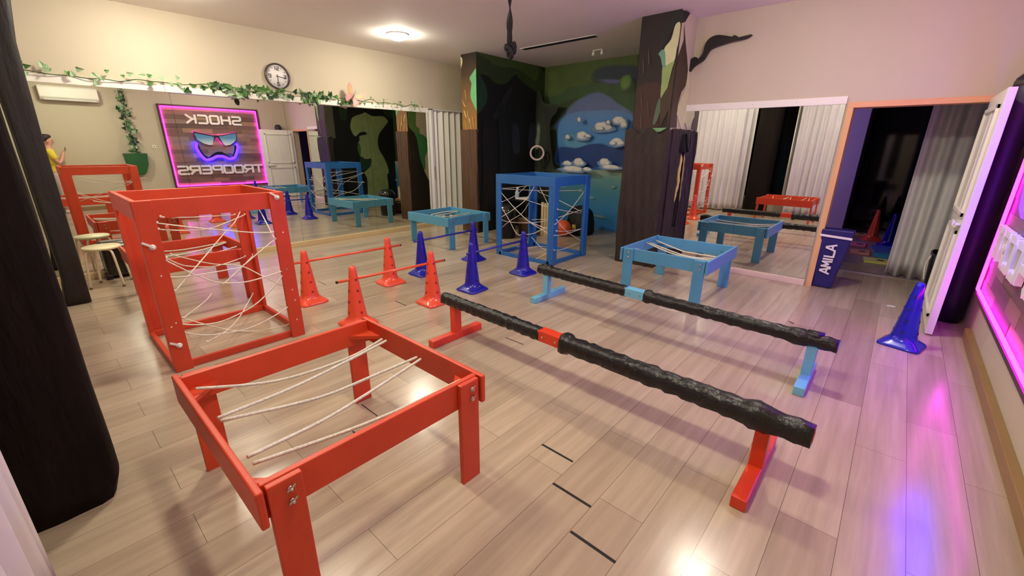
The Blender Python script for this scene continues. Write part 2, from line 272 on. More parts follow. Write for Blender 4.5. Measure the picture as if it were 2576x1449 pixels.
D = {
'back': [('canopy',[(-5.935,3.111),(-3.817,3.096),(-3.794,2.883),(-4.507,2.938),(-4.676,2.734),(-4.79,2.668),(-5.213,2.663),(-5.469,2.542),(-5.884,2.507),(-6.034,2.662)]),('mid',[(-6.029,2.516),(-5.469,2.542),(-5.213,2.663),(-4.722,2.719),(-4.509,2.956),(-3.774,2.881),(-3.758,2.553),(-3.746,2.055),(-3.991,2.156),(-4.329,2.449),(-4.59,2.541),(-4.826,2.5),(-5.251,2.429),(-5.595,2.326),(-6.022,2.304)]),('bluepatch',[(-4.53,2.94),(-3.774,2.881),(-3.77,2.658),(-4.173,2.692),(-4.628,2.721)]),('skygrey',[(-5.444,2.051),(-5.067,2.379),(-4.825,2.481),(-4.59,2.541),(-4.33,2.468),(-4.117,2.327),(-3.821,2.167),(-3.767,2.056),(-3.768,1.873),(-5.437,1.905)]),('sky',[(-5.443,2.03),(-5.236,2.167),(-4.684,2.223),(-3.792,2.093),(-3.701,1.231),(-5.26,1.179),(-5.401,1.48),(-5.445,1.8)]),('light',[(-5.267,1.777),(-5.005,1.815),(-4.719,1.711),(-4.735,1.589),(-5.014,1.547),(-5.23,1.609)]),('deep',[(-5.389,1.523),(-5.201,1.567),(-4.936,1.547),(-4.686,1.61),(-4.396,1.63),(-4.11,1.553),(-3.76,1.593),(-3.726,1.269),(-5.289,1.2)]),('sea',[(-5.681,1.052),(-5.12,1.119),(-3.673,1.174)])],
'clouds': [[(-4.353,1.942),0.207,0.081],[(-4.42,1.915),0.092,0.041],[(-4.775,1.792),0.138,0.081],[(-4.65,1.781),0.069,0.032],[(-5.106,1.765),0.058,0.041],[(-4.001,2.036),0.138,0.065],[(-3.896,1.968),0.065,0.058],[(-3.986,1.669),0.138,0.069],[(-4.074,1.65),0.069,0.037],[(-4.82,2.072),0.041,0.041],[(-4.186,2.004),0.041,0.032],[(-4.764,1.3),0.127,0.074],[(-5.022,1.272),0.104,0.046],[(-4.181,1.315),0.115,0.069],[(-4.858,1.171),0.277,0.058],[(-4.034,1.23),0.196,0.041],[(-4.529,1.173),0.104,0.037]],
'backdark': [(-6.023,2.347),(-5.596,2.346),(-5.325,2.333),(-5.28,2.25),(-5.42,2.113),(-5.445,1.8),(-5.348,1.264),(-5.314,1.155),(-5.681,1.052),(-5.65,0.334),(-5.682,-1.98),(-5.88,-2.031)],
'stroke': [(-5.764,1.997),(-5.691,1.963),(-5.694,1.695),(-5.742,1.476),(-5.801,1.475),(-5.822,1.651),(-5.77,1.804)],
'dark': [('canopy',[(5.582,3.079),(7.342,3.078),(7.46,2.499),(7.187,2.618),(6.946,2.693),(6.716,2.784),(6.589,2.844),(6.376,2.692),(6.228,2.649),(6.026,2.655),(5.86,2.743),(5.574,2.778)]),('canopy2',[(5.654,3.073),(6.374,3.072),(7.204,3.07),(7.215,2.799),(6.681,2.948),(6.257,2.932),(6.028,2.938),(5.891,2.989)]),('blob',[(5.574,2.761),(5.803,2.58),(5.841,2.37),(5.742,2.219),(5.558,2.136)]),('s1',[(6.507,1.938),(6.701,1.926),(6.743,1.476),(6.545,1.476)]),('s2',[(7.037,1.979),(7.213,1.966),(7.263,1.627),(7.017,1.518)]),('s3',[(6.228,1.753),(6.383,1.757),(6.386,1.272),(6.26,1.274)]),('s4',[(5.964,2.086),(6.139,2.095),(6.499,2.574),(6.377,2.562)])],
'lpillar': [('mint',[(-5.82,2.822),(-5.754,2.815),(-5.77,2.182),(-5.897,2.276),(-5.955,2.387),(-5.952,2.483),(-5.932,2.607),(-5.976,2.686),(-5.897,2.764)]),('cream',[(-6.291,3.012),(-6.171,3.037),(-6.153,2.931),(-6.27,2.79),(-6.302,2.793)]),('streak1',[(-6.153,2.18),(-6.12,2.178),(-6.069,2.055),(-6.101,2.057)]),('streak2',[(-6.014,2.043),(-5.982,2.042),(-5.969,1.971),(-6.008,1.973)]),('streak3',[(-6.209,2.363),(-6.185,2.362),(-6.086,2.237),(-6.118,2.238)])],
'rside': [('darktop',[(5.505,3.062),(5.76,3.114),(5.601,2.964),(5.505,2.936)]),('trunkB',[(5.58,2.941),(5.695,2.75),(5.79,2.618),(5.881,2.458),(5.842,2.301),(5.741,2.225),(5.671,2.065),(5.726,1.808),(5.505,1.8),(5.505,2.579),(5.623,2.779)]),('creamtip',[(5.858,2.521),(5.99,2.369),(5.99,1.883),(5.873,1.802),(5.674,1.965),(5.694,2.089),(5.803,2.231),(5.866,2.325)])],
'rpillar': [('reddish',[(-2.761,2.303),(-2.484,2.325),(-2.44,2.17),(-2.444,1.792),(-2.775,1.798),(-2.775,2.093)]),('darktop',[(-2.355,3.072),(-2.295,3.062),(-2.295,2.934),(-2.359,2.927),(-2.441,2.759),(-2.523,2.646),(-2.507,2.909)]),('cream',[(-2.353,2.926),(-2.295,2.93),(-2.295,2.724),(-2.304,2.681),(-2.32,2.54),(-2.415,2.499),(-2.461,2.68),(-2.386,2.782)]),('green',[(-2.421,2.499),(-2.32,2.54),(-2.333,2.459),(-2.359,2.294),(-2.38,2.177),(-2.438,2.148),(-2.448,2.333),(-2.456,2.492)]),('mint',[(-2.523,2.646),(-2.455,2.679),(-2.421,2.499),(-2.457,2.503),(-2.493,2.601)]),('mintlow',[(-2.47,2.106),(-2.424,2.137),(-2.42,2.004),(-2.465,1.86),(-2.504,1.861)]),('trunkB',[(-2.295,1.8),(-2.309,1.8),(-2.322,2.0),(-2.408,1.802),(-2.436,2.137),(-2.356,2.272),(-2.321,2.458),(-2.295,2.601)]),('creamtip',[]),('mintedge',[(-2.574,1.8),(-2.309,1.8),(-2.39,1.757),(-2.54,1.736)])],
'rwall': [('green',[(6.217,2.228),(6.322,2.315),(6.547,2.39),(6.65,2.427),(6.866,2.345),(7.178,2.362),(7.328,2.26),(7.292,2.171),(7.026,1.898),(6.951,1.676),(6.98,1.454),(7.118,1.227),(7.205,0.995),(7.228,0.807),(7.169,0.762),(7.169,0.335),(6.956,-0.13),(6.5,-0.089),(6.502,0.401),(6.508,0.697),(6.45,0.857),(6.646,1.009),(6.68,1.21),(6.514,1.212),(6.372,1.279),(6.318,1.453),(6.338,1.625),(6.397,1.711),(6.409,1.817),(6.637,1.866),(6.569,1.928),(6.419,1.902),(6.274,1.804),(6.166,1.999)]),('leaf',[(6.357,1.258),(6.444,1.257),(6.512,1.19),(6.694,1.221),(6.648,1.031),(6.482,0.924),(6.334,0.95)]),('leafl',[(6.338,1.625),(6.384,1.604),(6.409,1.496),(6.374,1.301),(6.325,1.41)]),('grey',[(5.589,2.587),(5.773,2.591),(5.728,1.984),(5.77,1.782),(5.58,1.697),(5.47,1.695)]),('leaf2',[(7.171,2.555),(7.523,2.599),(7.498,2.335),(7.312,2.369)]),('cream',[(5.916,2.582),(6.169,2.6),(6.109,2.486),(5.966,2.436)])],
'lpart': [('trunk',[(5.522,2.379),(5.612,2.385),(5.596,2.069),(5.625,1.926),(5.779,1.767),(5.853,1.331),(5.963,1.015),(6.084,0.796),(6.253,0.511),(6.195,-0.44),(5.226,-0.301)]),('green1',[(5.622,2.386),(5.817,2.4),(5.796,1.997),(5.875,1.919),(5.865,1.786),(5.719,1.815),(5.595,1.941)]),('green2',[(5.78,1.784),(5.931,1.804),(6.057,1.723),(6.097,1.587),(6.036,1.415),(5.985,1.329),(5.988,1.155),(5.944,1.069),(5.849,1.279)])],
'sign': {'corners':[(2.756,2.515),(5.09,2.526),(5.089,0.487),(2.754,0.463)],'shock':[(3.285,2.316),(4.648,2.392),(4.599,2.112),(3.275,2.117)],'troop':[(2.879,1.023),(5.025,0.964),(4.963,0.76),(2.843,0.765)],'goggles':[(3.397,1.904),(3.851,1.808),(3.924,1.815),(3.979,1.807),(4.062,1.818),(4.46,1.9),(4.447,1.728),(4.38,1.636),(4.248,1.562),(4.126,1.533),(4.065,1.56),(4.041,1.613),(3.953,1.754),(3.913,1.753),(3.83,1.611),(3.797,1.557),(3.723,1.548),(3.575,1.59),(3.44,1.692)],'lensA':[(3.419,1.859),(3.845,1.778),(3.873,1.756),(3.805,1.561),(3.723,1.548),(3.591,1.594),(3.457,1.687)],'lensB':[(3.994,1.781),(4.436,1.878),(4.425,1.722),(4.36,1.639),(4.249,1.565),(4.128,1.542),(4.078,1.569)],'mouth_out':[(3.408,1.605),(3.352,1.467),(3.398,1.31),(3.505,1.133),(3.594,1.105),(3.723,1.112),(3.849,1.182),(4.011,1.171),(4.135,1.114),(4.236,1.112),(4.337,1.195),(4.438,1.379),(4.484,1.545),(4.428,1.618)],'mouth_in':[(4.346,1.544),(4.321,1.398),(4.229,1.214),(4.112,1.27),(3.998,1.371),(3.883,1.371),(3.759,1.309),(3.645,1.211),(3.55,1.292),(3.486,1.45),(3.47,1.606)]},
'redcords': [[(-3.57,0.547,1.099),(-3.853,0.763,1.042),(-4.44,1.209,0.951)],[(-3.57,0.522,1.062),(-3.57,0.725,1.005),(-3.57,0.876,0.969),(-3.57,1.077,0.923),(-3.57,1.21,0.905)],[(-3.57,0.52,1.021),(-3.782,0.708,0.961),(-3.985,0.887,0.923),(-4.215,1.09,0.928),(-4.44,1.289,0.944)],[(-4.44,1.258,0.98),(-4.329,1.164,0.899),(-4.151,1.014,0.834),(-3.926,0.824,0.738),(-3.748,0.675,0.666),(-3.57,0.524,0.59)],[(-4.44,0.685,0.676),(-4.38,0.726,0.66),(-4.145,0.886,0.61),(-3.926,1.035,0.603),(-3.774,1.138,0.525),(-3.57,1.278,0.413)],[(-3.57,0.524,0.823),(-3.658,0.595,0.755),(-3.771,0.686,0.698),(-4.036,0.9,0.609),(-4.44,1.226,0.558)],[(-3.57,0.52,0.807),(-3.57,0.59,0.742),(-3.57,0.675,0.666),(-3.57,0.787,0.593),(-3.57,0.942,0.56),(-3.57,1.089,0.568),(-3.57,1.261,0.594)],[(-3.57,0.471,0.708),(-3.57,0.563,0.685),(-3.57,0.68,0.676),(-3.57,0.864,0.676),(-3.57,0.944,0.68),(-3.57,1.081,0.767),(-3.57,1.279,0.892)],[(-3.57,0.454,0.341),(-3.57,0.52,0.283),(-3.57,0.608,0.233),(-3.57,0.725,0.203),(-3.57,0.932,0.188),(-3.57,1.162,0.252),(-3.57,1.286,0.32)],[(-3.57,0.484,0.362),(-3.57,0.6,0.316),(-3.57,0.741,0.296),(-3.57,0.897,0.329),(-3.57,1.015,0.379),(-3.57,1.148,0.479),(-3.57,1.261,0.594)],[(-3.57,1.277,0.148),(-3.701,1.183,0.071),(-3.907,1.036,0.02),(-4.107,0.893,0.02),(-4.44,0.655,0.105)],[(-4.44,1.228,0.186),(-4.109,1.001,0.108),(-3.857,0.828,0.107),(-3.57,0.631,0.166)],[(-4.44,0.9,0.266),(-4.168,0.784,0.291),(-3.57,0.529,0.388)],[(-4.44,1.403,1.006),(-4.005,1.298,0.972),(-3.57,1.209,0.858)],[(-3.57,0.81,0.575),(-3.956,1.024,0.561),(-4.344,1.239,0.555),(-4.44,1.292,0.564)]],
'bluecords': [[(-4.334,4.6,0.984),(-4.314,4.859,0.978),(-4.29,5.164,0.99),(-4.269,5.44,0.979)],[(-4.319,4.6,0.98),(-4.048,4.874,0.961),(-3.788,5.136,0.953),(-3.486,5.44,0.959)],[(-4.291,4.6,0.793),(-4.421,5.048,0.843),(-4.534,5.44,0.954)],[(-4.337,4.6,0.949),(-4.026,4.6,0.715),(-3.757,4.6,0.557),(-3.514,4.6,0.473),(-3.396,4.6,0.435)],[(-3.654,4.6,1.109),(-3.817,4.6,0.883),(-4.053,4.6,0.712),(-4.327,4.6,0.557)],[(-4.337,4.6,0.758),(-4.148,4.6,0.543),(-4.0,4.6,0.363),(-3.884,4.6,0.363),(-3.701,4.6,0.403),(-3.576,4.6,0.465),(-3.396,4.6,0.561)],[(-4.438,5.44,0.744),(-4.415,5.219,0.561),(-4.38,4.89,0.477),(-4.349,4.6,0.375)],[(-4.506,5.44,0.729),(-3.798,4.902,0.769),(-3.4,4.6,0.79)],[(-4.305,4.6,0.53),(-4.22,4.68,0.499),(-4.026,4.862,0.484),(-3.794,5.081,0.517),(-3.702,5.168,0.56),(-3.412,5.44,0.693)],[(-4.422,5.44,0.422),(-3.4,4.6,0.638)],[(-4.429,5.44,0.949),(-4.222,5.44,0.868),(-4.008,5.44,0.812),(-3.918,5.44,0.798),(-3.667,5.44,0.717),(-3.42,5.44,0.64)],[(-4.269,5.44,0.979),(-3.818,5.007,0.861),(-3.393,4.6,0.757)],[(-3.289,4.6,0.78),(-3.469,5.44,0.624)],[(-3.413,5.44,0.967),(-3.367,5.001,0.72),(-3.325,4.6,0.575)],[(-3.294,4.6,0.64),(-3.33,4.883,0.449),(-3.402,5.44,0.2)],[(-3.298,4.6,0.492),(-3.356,4.974,0.433),(-3.428,5.44,0.398)],[(-3.324,4.6,0.425),(-3.357,4.926,0.399),(-3.41,5.44,0.406)],[(-4.342,4.6,0.234),(-4.328,4.6,0.093),(-4.217,4.6,0.02),(-3.987,4.6,0.02),(-3.736,4.6,0.02),(-3.562,4.6,0.087),(-3.404,4.6,0.195)],[(-4.305,4.6,0.223),(-4.202,4.912,0.078),(-4.153,5.062,0.05),(-4.085,5.267,0.05),(-4.028,5.44,0.02)],[(-4.429,5.44,0.156),(-3.776,4.904,0.141),(-3.405,4.6,0.225)],[(-3.326,4.6,0.226),(-3.372,4.877,0.184),(-3.464,5.44,0.174)],[(-3.751,4.6,0.558),(-3.399,4.6,0.493)]],
't_near': [[(-2.154,0.3,0.515),(-2.107,0.618,0.436),(-2.056,0.958,0.445),(-2.025,1.165,0.501)],[(-1.837,0.3,0.513),(-1.89,0.613,0.49),(-1.943,0.92,0.493),(-1.985,1.165,0.503)],[(-1.797,0.3,0.519),(-1.755,0.663,0.469),(-1.725,0.926,0.482),(-1.698,1.165,0.5)],[(-1.497,0.3,0.516),(-1.552,0.587,0.485),(-1.6,0.832,0.486),(-1.664,1.165,0.501)],[(-1.44,0.3,0.521),(-1.409,0.635,0.489),(-1.385,0.889,0.484),(-1.36,1.165,0.498)]],
't_R': [[(-2.15,4.848,0.47),(-1.701,4.653,0.496),(-1.27,4.467,0.52)],[(-2.15,5.247,0.447),(-1.73,4.977,0.461),(-1.57,4.875,0.458),(-1.27,4.683,0.522)],[(-2.15,5.574,0.324),(-1.514,4.88,0.456),(-1.27,4.614,0.513)],[(-2.15,5.595,0.255),(-1.476,4.667,0.431),(-1.27,4.384,0.521)]],
't_L': [[(-5.564,4.28,0.504),(-5.708,4.694,0.495),(-5.856,5.12,0.451)],[(-5.458,4.28,0.499),(-5.686,4.762,0.463),(-5.856,5.12,0.451)],[(-5.283,4.28,0.502),(-5.393,4.625,0.468),(-5.551,5.12,0.447)]],
't_F': [[(-3.84,0.56,0.831),(-4.546,0.913,0.708),(-5.503,1.39,0.528)],[(-3.728,0.56,0.796),(-4.791,1.06,0.611),(-5.492,1.39,0.524)],[(-3.836,0.56,0.774),(-4.356,0.919,0.67),(-5.041,1.39,0.522)],[(-3.82,0.56,0.8),(-4.545,0.99,0.652),(-5.221,1.39,0.512)]],
'branch': [(-2.381,2.545),(-2.333,2.595),(-2.266,2.631),(-2.232,2.638),(-2.215,2.604),(-2.153,2.661),(-2.138,2.754),(-2.097,2.821),(-2.012,2.846),(-1.911,2.826),(-1.834,2.805),(-1.82,2.819),(-1.781,2.803),(-1.773,2.787),(-1.707,2.793),(-1.627,2.798),(-1.703,2.768),(-1.816,2.763),(-1.931,2.743),(-2.059,2.713),(-2.107,2.656),(-2.144,2.596),(-2.252,2.532),(-2.313,2.45),(-2.372,2.433)],
}
# ---------------------------------------------------------------- room shell
XL, XE, YR, YN, H = -7.06, 0.74, 6.0, -0.5, 3.08
XS = XE-.04            # face of the sign
def struct(name, mb, m, parent=None, **k):
    o = mb.build(name, m, parent, **k)
    if parent is None: o['kind'] = 'structure'
    return o
mb = MB(); mb.box(XL-.2, XE+.2, YN-.2, 7.7, -.1, 0)
struct('floor', mb, M_FLOOR)
mb = MB(); mb.box(-2.4, 2.4, 7.7, 12.0, -.1, 0); mb.box(XE+.2, 2.4, 6.15, 7.7, -.1, 0)
struct('floor', mb, mat('grey_floor', (150, 140, 130), .3, var=.12, scale=3))
mb = MB(); mb.box(XL-.2, XE+.2, YN-.2, 7.7, H, H+.1); struct('ceiling', mb, M_CEIL)
mb = MB(); mb.box(XL-.15, XL, YN-.2, 7.7, 0, H); struct('wall_left', mb, M_WALL)
mb = MB(); mb.box(XE, XE+.15, YN-.2, 6.15, 0, H); struct('wall_right', mb, M_WALL)
mb = MB(); mb.box(XL, XE, YN-.15, YN, 0, .35); mb.box(XL, XE, YN-.15, YN, 2.6, H); mb.box(XL, -5.9, YN-.15, YN, .35, 2.6); mb.box(-.2, XE, YN-.15, YN, .35, 2.6)
struct('wall_front', mb, M_WALL)
DX0, DX1, DZ = -.53, .47, 1.975
mb = MB(); mb.box(-2.29, DX0-.05, YR, YR+.15, 0, H); mb.box(DX0-.05, XE, YR, YR+.15, DZ+.05, H); mb.box(DX1+.05, XE, YR, YR+.15, 0, DZ+.05)
struct('wall_door', mb, M_WALL)
wl = struct('wall_back', MB().box(XL, XE+1.7, 7.55, 7.7, DZ+.7, H).box(XL, -1.5, 7.5, 7.7, 0, H), mat('mural_green_base', (52, 66, 36), .6, var=.25, scale=3))
part_l = struct('wall_divider', MB().box(-6.19, -5.81, 5.58, 7.5, 0, H), M_WALL)
part_r = struct('wall_pillar', MB().box(-2.78, -2.29, 5.5, 7.5, 0, H), M_WALL)
# the dark room behind the door
mdark = mat('dark_room_wall', (70, 64, 76), .7, var=.1)
mb = MB(); mb.box(-2.4, -2.25, 6.15, 12, 0, 2.9); mb.box(2.25, 2.4, 6.15, 12, 0, 2.9); mb.box(-2.4, 2.4, 11.9, 12.05, 0, 2.9); struct('wall_far', mb, mdark)
mb = MB(); mb.box(-2.4, 2.4, 7.7, 12.05, 2.9, 3.0); mb.box(XE+.2, 2.4, 6.15, 7.7, 2.9, 3.0); struct('ceiling', mb, mdark)
mb = MB(); mb.box(-1.5, -.66, 10.5, 10.75, 0, 2.9); struct('wall_corner', mb, mat('white_corner', (214, 208, 214), .6, var=.03))
struct('window_1', MB().box(-.66, 2.25, 11.6, 11.62, .02, 2.9), mat('night_glass', (6, 6, 12), .06, var=0))
w2 = struct('window_2', MB().box(-5.9, -.2, YN-.06, YN-.04, .35, 2.6), mat('night_glass_front', (10, 9, 9), .08, var=0))
f = MB()
for x in (-5.9, -4.0, -2.09, -.22): f.box(x-.025, x+.025, YN-.05, YN+.01, .35, 2.6)
f.box(-5.9, -.2, YN-.05, YN+.01, .35, .41); f.box(-5.9, -.2, YN-.05, YN+.01, 2.55, 2.6)
f.build('window_frame', M_TRIM, w2)
struct('trim_1', MB().box(-.6, 2.2, 7.15, 7.19, 0, .012), mat('threshold_metal', (168, 166, 160), .35, metal=.7, var=.05))

# ------------------------------------------------ painted murals: flat layers of paint on the walls
def mural(parent, name, layers, place, nrm):
    """layers: (material, 2D outline) painted one above the other"""
    mb = MB(); mats = []; n = Vector(nrm)
    for k, (mt, pts) in enumerate(layers):
        if mt not in mats: mats.append(mt)
        off = n*(.0012*(k+1))
        mb.poly([Vector(place(*p))+off for p in pts], mats.index(mt))
    o = mb.build(name, mats, parent, recalc=False); return o
def pt(rgb, rough=.6, var=.16, scale=5): return mat('paint_%d_%d_%d' % rgb, rgb, rough, var=var, scale=scale)
S4 = smooth_poly
def soft(rgb, bg, pts, spread=.06, n=3, var=.16):
    """brushed edge: a few outlines shrinking from the background colour to the paint colour"""
    cx = sum(q[0] for q in pts)/len(pts); cy = sum(q[1] for q in pts)/len(pts); o = []
    for k in range(n):
        s = 1+spread*(1-2*k/(n-1)) if n > 1 else 1; f = (k+1)/n
        o.append((pt(tuple(int(bg[i]*(1-f)+rgb[i]*f) for i in range(3)), var=var), [(cx+(x-cx)*s, cy+(y-cy)*s) for x, y in pts]))
    return o
def rect(a, b, c, d): return [(a, c), (b, c), (b, d), (a, d)]
def cl(pts, a0=None, a1=None, b0=0.0, b1=3.079):
    return [(min(max(p[0], a0 if a0 is not None else -99), a1 if a1 is not None else 99), min(max(p[1], b0), b1)) for p in pts]
bk = dict(D['back']); X0, X1 = -5.81, -2.78
sea = ramp_mat('painted_sea', 2, [(0, (44, 120, 190)), (.35, (46, 126, 180)), (.75, (66, 136, 158)), (1.0, (106, 156, 152)), (1.16, (160, 178, 158))], var=.10, scale=4)
sky = ramp_mat('painted_sky', 2, [(1.15, (52, 100, 176)), (1.7, (80, 148, 216)), (2.1, (98, 148, 210)), (2.5, (116, 134, 184))], var=.12, scale=4)
lay = [(pt((52, 70, 36)), rect(X0, X1, 0, 3.079))]
def addsoft(rgb, bg, pts, sp=.05, n=3):
    for m_, q in soft(rgb, bg, pts, sp, n): lay.append((m_, cl(q, X0, X1)))
addsoft((80, 100, 44), (52, 70, 36), S4(bk['canopy']), .03); addsoft((62, 90, 50), (80, 100, 44), S4(bk['mid']), .03)
addsoft((46, 60, 74), (62, 90, 50), S4(bk['bluepatch']), .12, 4); addsoft((98, 104, 150), (60, 74, 80), S4([(-4.5, 2.74), (-4.2, 2.72), (-4.05, 2.68), (-4.3, 2.66)]), .3, 3)
addsoft((104, 120, 168), (62, 90, 50), S4(bk['skygrey']), .06, 4)
lay.append((sky, cl(S4(bk['sky']), X0, X1)))
addsoft((104, 168, 206), (78, 132, 190), S4(bk['light']), .25, 4); addsoft((32, 66, 132), (70, 118, 176), S4(bk['deep']), .05, 4)
lay.append((sea, [(X0, 0), (X1, 0), (X1, 1.14), (-4.2, 1.16), (-4.9, 1.13), (X0, 1.12)]))
for a in range(12):
    x = -5.5+a*.24; addsoft((130, 170, 170) if a % 3 else (160, 182, 156), (60, 128, 150), ellipse((x, .55+.32*math.sin(a*2.3)), .05+.03*(a % 3), .022, 10, .3), .5, 3)
for c, rx, ry in D['clouds']:
    addsoft((170, 184, 204), (70, 120, 176), ellipse((c[0], c[1]-ry*.5), rx*1.1, ry*.8), .25, 3); addsoft((250, 244, 226), (170, 184, 204), ellipse((c[0]-rx*.1, c[1]), rx*.7, ry*.75), .18, 3)
    addsoft((250, 244, 226), (190, 200, 210), ellipse((c[0]+rx*.4, c[1]-ry*.3), rx*.45, ry*.45), .18, 3)
dk = [(max(a, X0), b_) for a, b_ in D['backdark']]
addsoft((28, 32, 20), (50, 66, 34), S4([(X0, 2.45)]+dk[1:9]+[(-5.45, .9), (-5.5, 0.0), (X0, 0.0)]), .04, 4); addsoft((36, 46, 28), (28, 32, 20), S4([(X0, 2.3), (-5.6, 2.2), (-5.5, 1.6), (-5.62, 1.1), (X0, 1.0)]), .1, 3)
addsoft((118, 132, 116), (40, 50, 34), S4(D['stroke']), .15, 3); addsoft((100, 138, 60), (62, 90, 50), ellipse((-3.86, 2.62), .09, .11, 12), .2, 3)
mural(wl, 'mural', lay, lambda a, b_: (a, 7.5, b_), (0, -1, 0))
dd = dict(D['dark'])
lay = [(pt((17, 18, 15)), rect(5.58, 7.5, 0, 3.079)), (pt((46, 66, 30)), cl(S4(dd['canopy']), 5.581, 7.499)), (pt((66, 88, 38)), cl(S4(dd['canopy2']), 5.581, 7.499)),
       (pt((30, 66, 44)), cl(S4(dd['blob']), 5.581, 7.499)), (pt((40, 46, 56)), S4(dd['s1'])), (pt((40, 46, 62)), S4(dd['s2'])), (pt((26, 31, 30)), S4(dd['s3'])), (pt((34, 40, 38)), S4(dd['s4'])),
       (pt((24, 28, 24)), S4([(6.1, 2.3), (6.3, 2.2), (6.35, 1.3), (6.3, .5), (6.1, .5), (6.15, 1.4)])), (pt((26, 22, 18)), S4([(5.7, 1.9), (5.95, 1.8), (6.0, .4), (5.9, 0.02), (5.62, 0.02), (5.7, 1.0)]))]
mural(part_l, 'mural', lay, lambda a, b_: (-5.81, a, b_), (1, 0, 0))
lp = dict(D['lpillar'])
bk_ = ramp_mat('painted_trunk', 2, [(1.8, (150, 106, 48)), (2.4, (112, 80, 42)), (2.75, (66, 50, 32)), (3.08, (34, 26, 18))], var=.12, scale=6)
XA, XB = -6.19, -5.81
lay = [(bk_, rect(XA, XB, 1.8, 3.079)), (pt((104, 176, 118)), cl(S4(lp['mint']), XA, XB)), (pt((212, 208, 160)), cl(S4(lp['cream']), XA, XB))]
for k in ('streak1', 'streak2', 'streak3'): lay.append((pt((190, 160, 96)), cl(lp[k], XA, XB)))
for q in ((-6.12, 2.0), (-6.05, 2.15), (-5.98, 1.95), (-6.1, 2.5), (-5.92, 2.05)): lay.append((pt((176, 138, 76)), S4([(q[0], q[1]), (q[0]+.02, q[1]), (q[0]+.05, q[1]-.14), (q[0]+.035, q[1]-.15)])))
mural(part_l, 'painted_trunk', lay, lambda a, b_: (a, 5.58, b_), (0, -1, 0))
lq = dict(D['lpart'])
lay = [(pt((96, 132, 64)), cl(S4(lq['green1']), 5.59, 7.4)), (pt((60, 130, 76)), cl(S4(lq['green2']), 5.59, 7.4)), (pt((30, 24, 16)), cl(S4([(5.585, 3.0), (5.60, 3.0)]+lq['trunk'][1:9]+[(6.45, .25), (6.5, 0.005), (5.585, 0.005)]), 5.585, 7.4))]
mural(part_l, 'painted_tree', lay, lambda a, b_: (-6.19, a, b_), (-1, 0, 0))
rp = dict(D['rpillar']); rs = dict(D['rside'])
XA, XB = -2.78, -2.29
lay = [(pt((33, 23, 18)), rect(XA, XB, 1.7, 3.079)), *[(m_, cl(q, XA, XB)) for m_, q in soft((58, 35, 26), (34, 24, 19), S4(rp['reddish']), .06, 4)], (pt((27, 30, 27)), cl(S4(rp['darktop']), XA, XB)), (pt((204, 206, 158)), cl(S4(rp['cream']), XA, XB)), (pt((140, 164, 98)), cl(S4(rp['green']), XA, XB)),
       (pt((104, 156, 124)), cl(S4(rp['mint']), XA, XB)), (pt((84, 98, 80)), S4(rp['mintlow'])), (pt((62, 48, 32)), cl(rp['trunkB'], XA, XB)), (pt((110, 160, 108)), rp['mintedge'])]
for q in ((-2.72, 2.6), (-2.66, 2.7), (-2.7, 2.2), (-2.6, 2.1), (-2.68, 1.95)): lay.append((pt((96, 68, 54)), S4([(q[0], q[1]), (q[0]+.008, q[1]), (q[0]+.03, q[1]-.14), (q[0]+.022, q[1]-.15)])))
mural(part_r, 'painted_trunk', lay, lambda a, b_: (a, 5.5, b_), (0, -1, 0))
lay = [(pt((62, 48, 32)), rect(5.5, 5.54, 1.7, 2.6)), (pt((33, 23, 18)), rect(5.5, 5.515, 2.6, 3.07)), (pt((27, 30, 27)), rs['darktop']), (pt((62, 48, 32)), rs['trunkB']), (pt((204, 206, 158)), rs['creamtip'])]
mural(part_r, 'painted_tree', lay, lambda a, b_: (-2.29, a, b_), (1, 0, 0))
rw = dict(D['rwall'])
lay = [(pt((15, 15, 12)), rect(5.5, 7.5, 0, 3.079)), (pt((150, 164, 104)), cl(S4(rw['green'], 3), 5.5, 7.5)), (pt((28, 60, 34)), S4(rw['leaf'])), (pt((70, 110, 36)), S4(rw['leafl'])), (pt((96, 92, 76)), cl(rect(5.5, 5.72, 1.74, 3.07), 5.5, 7.5)),
       (pt((40, 60, 26)), cl(S4(rw['leaf2']), 5.5, 7.499)), (pt((190, 170, 120)), S4(rw['cream'])), (pt((36, 50, 28)), S4([(5.9, 2.5), (6.1, 2.45), (6.05, 2.2), (5.9, 2.25)]))]
mural(part_r, 'mural', lay, lambda a, b_: (-2.78, a, b_), (-1, 0, 0))
# bark cladding on the lower half of the two pillars
def bark_panel(x0, x1, y0, y1, z1, seed, jag=.03):
    rnd = random.Random(seed); n = 16; rings = []
    base = []
    for (ax_, ay_, bx_, by_) in ((x0, y0, x1, y0), (x1, y0, x1, y1), (x1, y1, x0, y1), (x0, y1, x0, y0)):
        for k in range(n): base.append((ax_+(bx_-ax_)*k/n, ay_+(by_-ay_)*k/n))
    off = [rnd.uniform(-1, 1) for _ in base]
    for i in range(14):
        t = i/13; ring = []
        for k, (x, y) in enumerate(base):
            j = .008*math.sin(k*1.7+i*.6+seed)+.004*rnd.uniform(-1, 1); cx, cy = (x0+x1)/2, (y0+y1)/2
            z = t*z1 if i < 13 else z1+jag*off[k]*.5+jag*math.sin(k*.8)
            ring.append((x+(j if abs(x-cx) > abs(x1-x0)*.49 else 0)*(1 if x > cx else -1), y+(j if abs(y-cy) > abs(y1-y0)*.49 else 0)*(1 if y > cy else -1), max(z, 0)))
        rings.append(ring)
    return MB().loft(rings, smooth=False)
c1 = bark_panel(-6.20, -5.803, 5.545, 5.59, 1.85, 2, .006).build('bark_cladding', mat('left_pillar_bark', (80, 53, 29), .6, var=.28, scale=3, bump=.4, bscale=9, stretch=(3, 3, .7)), part_l)
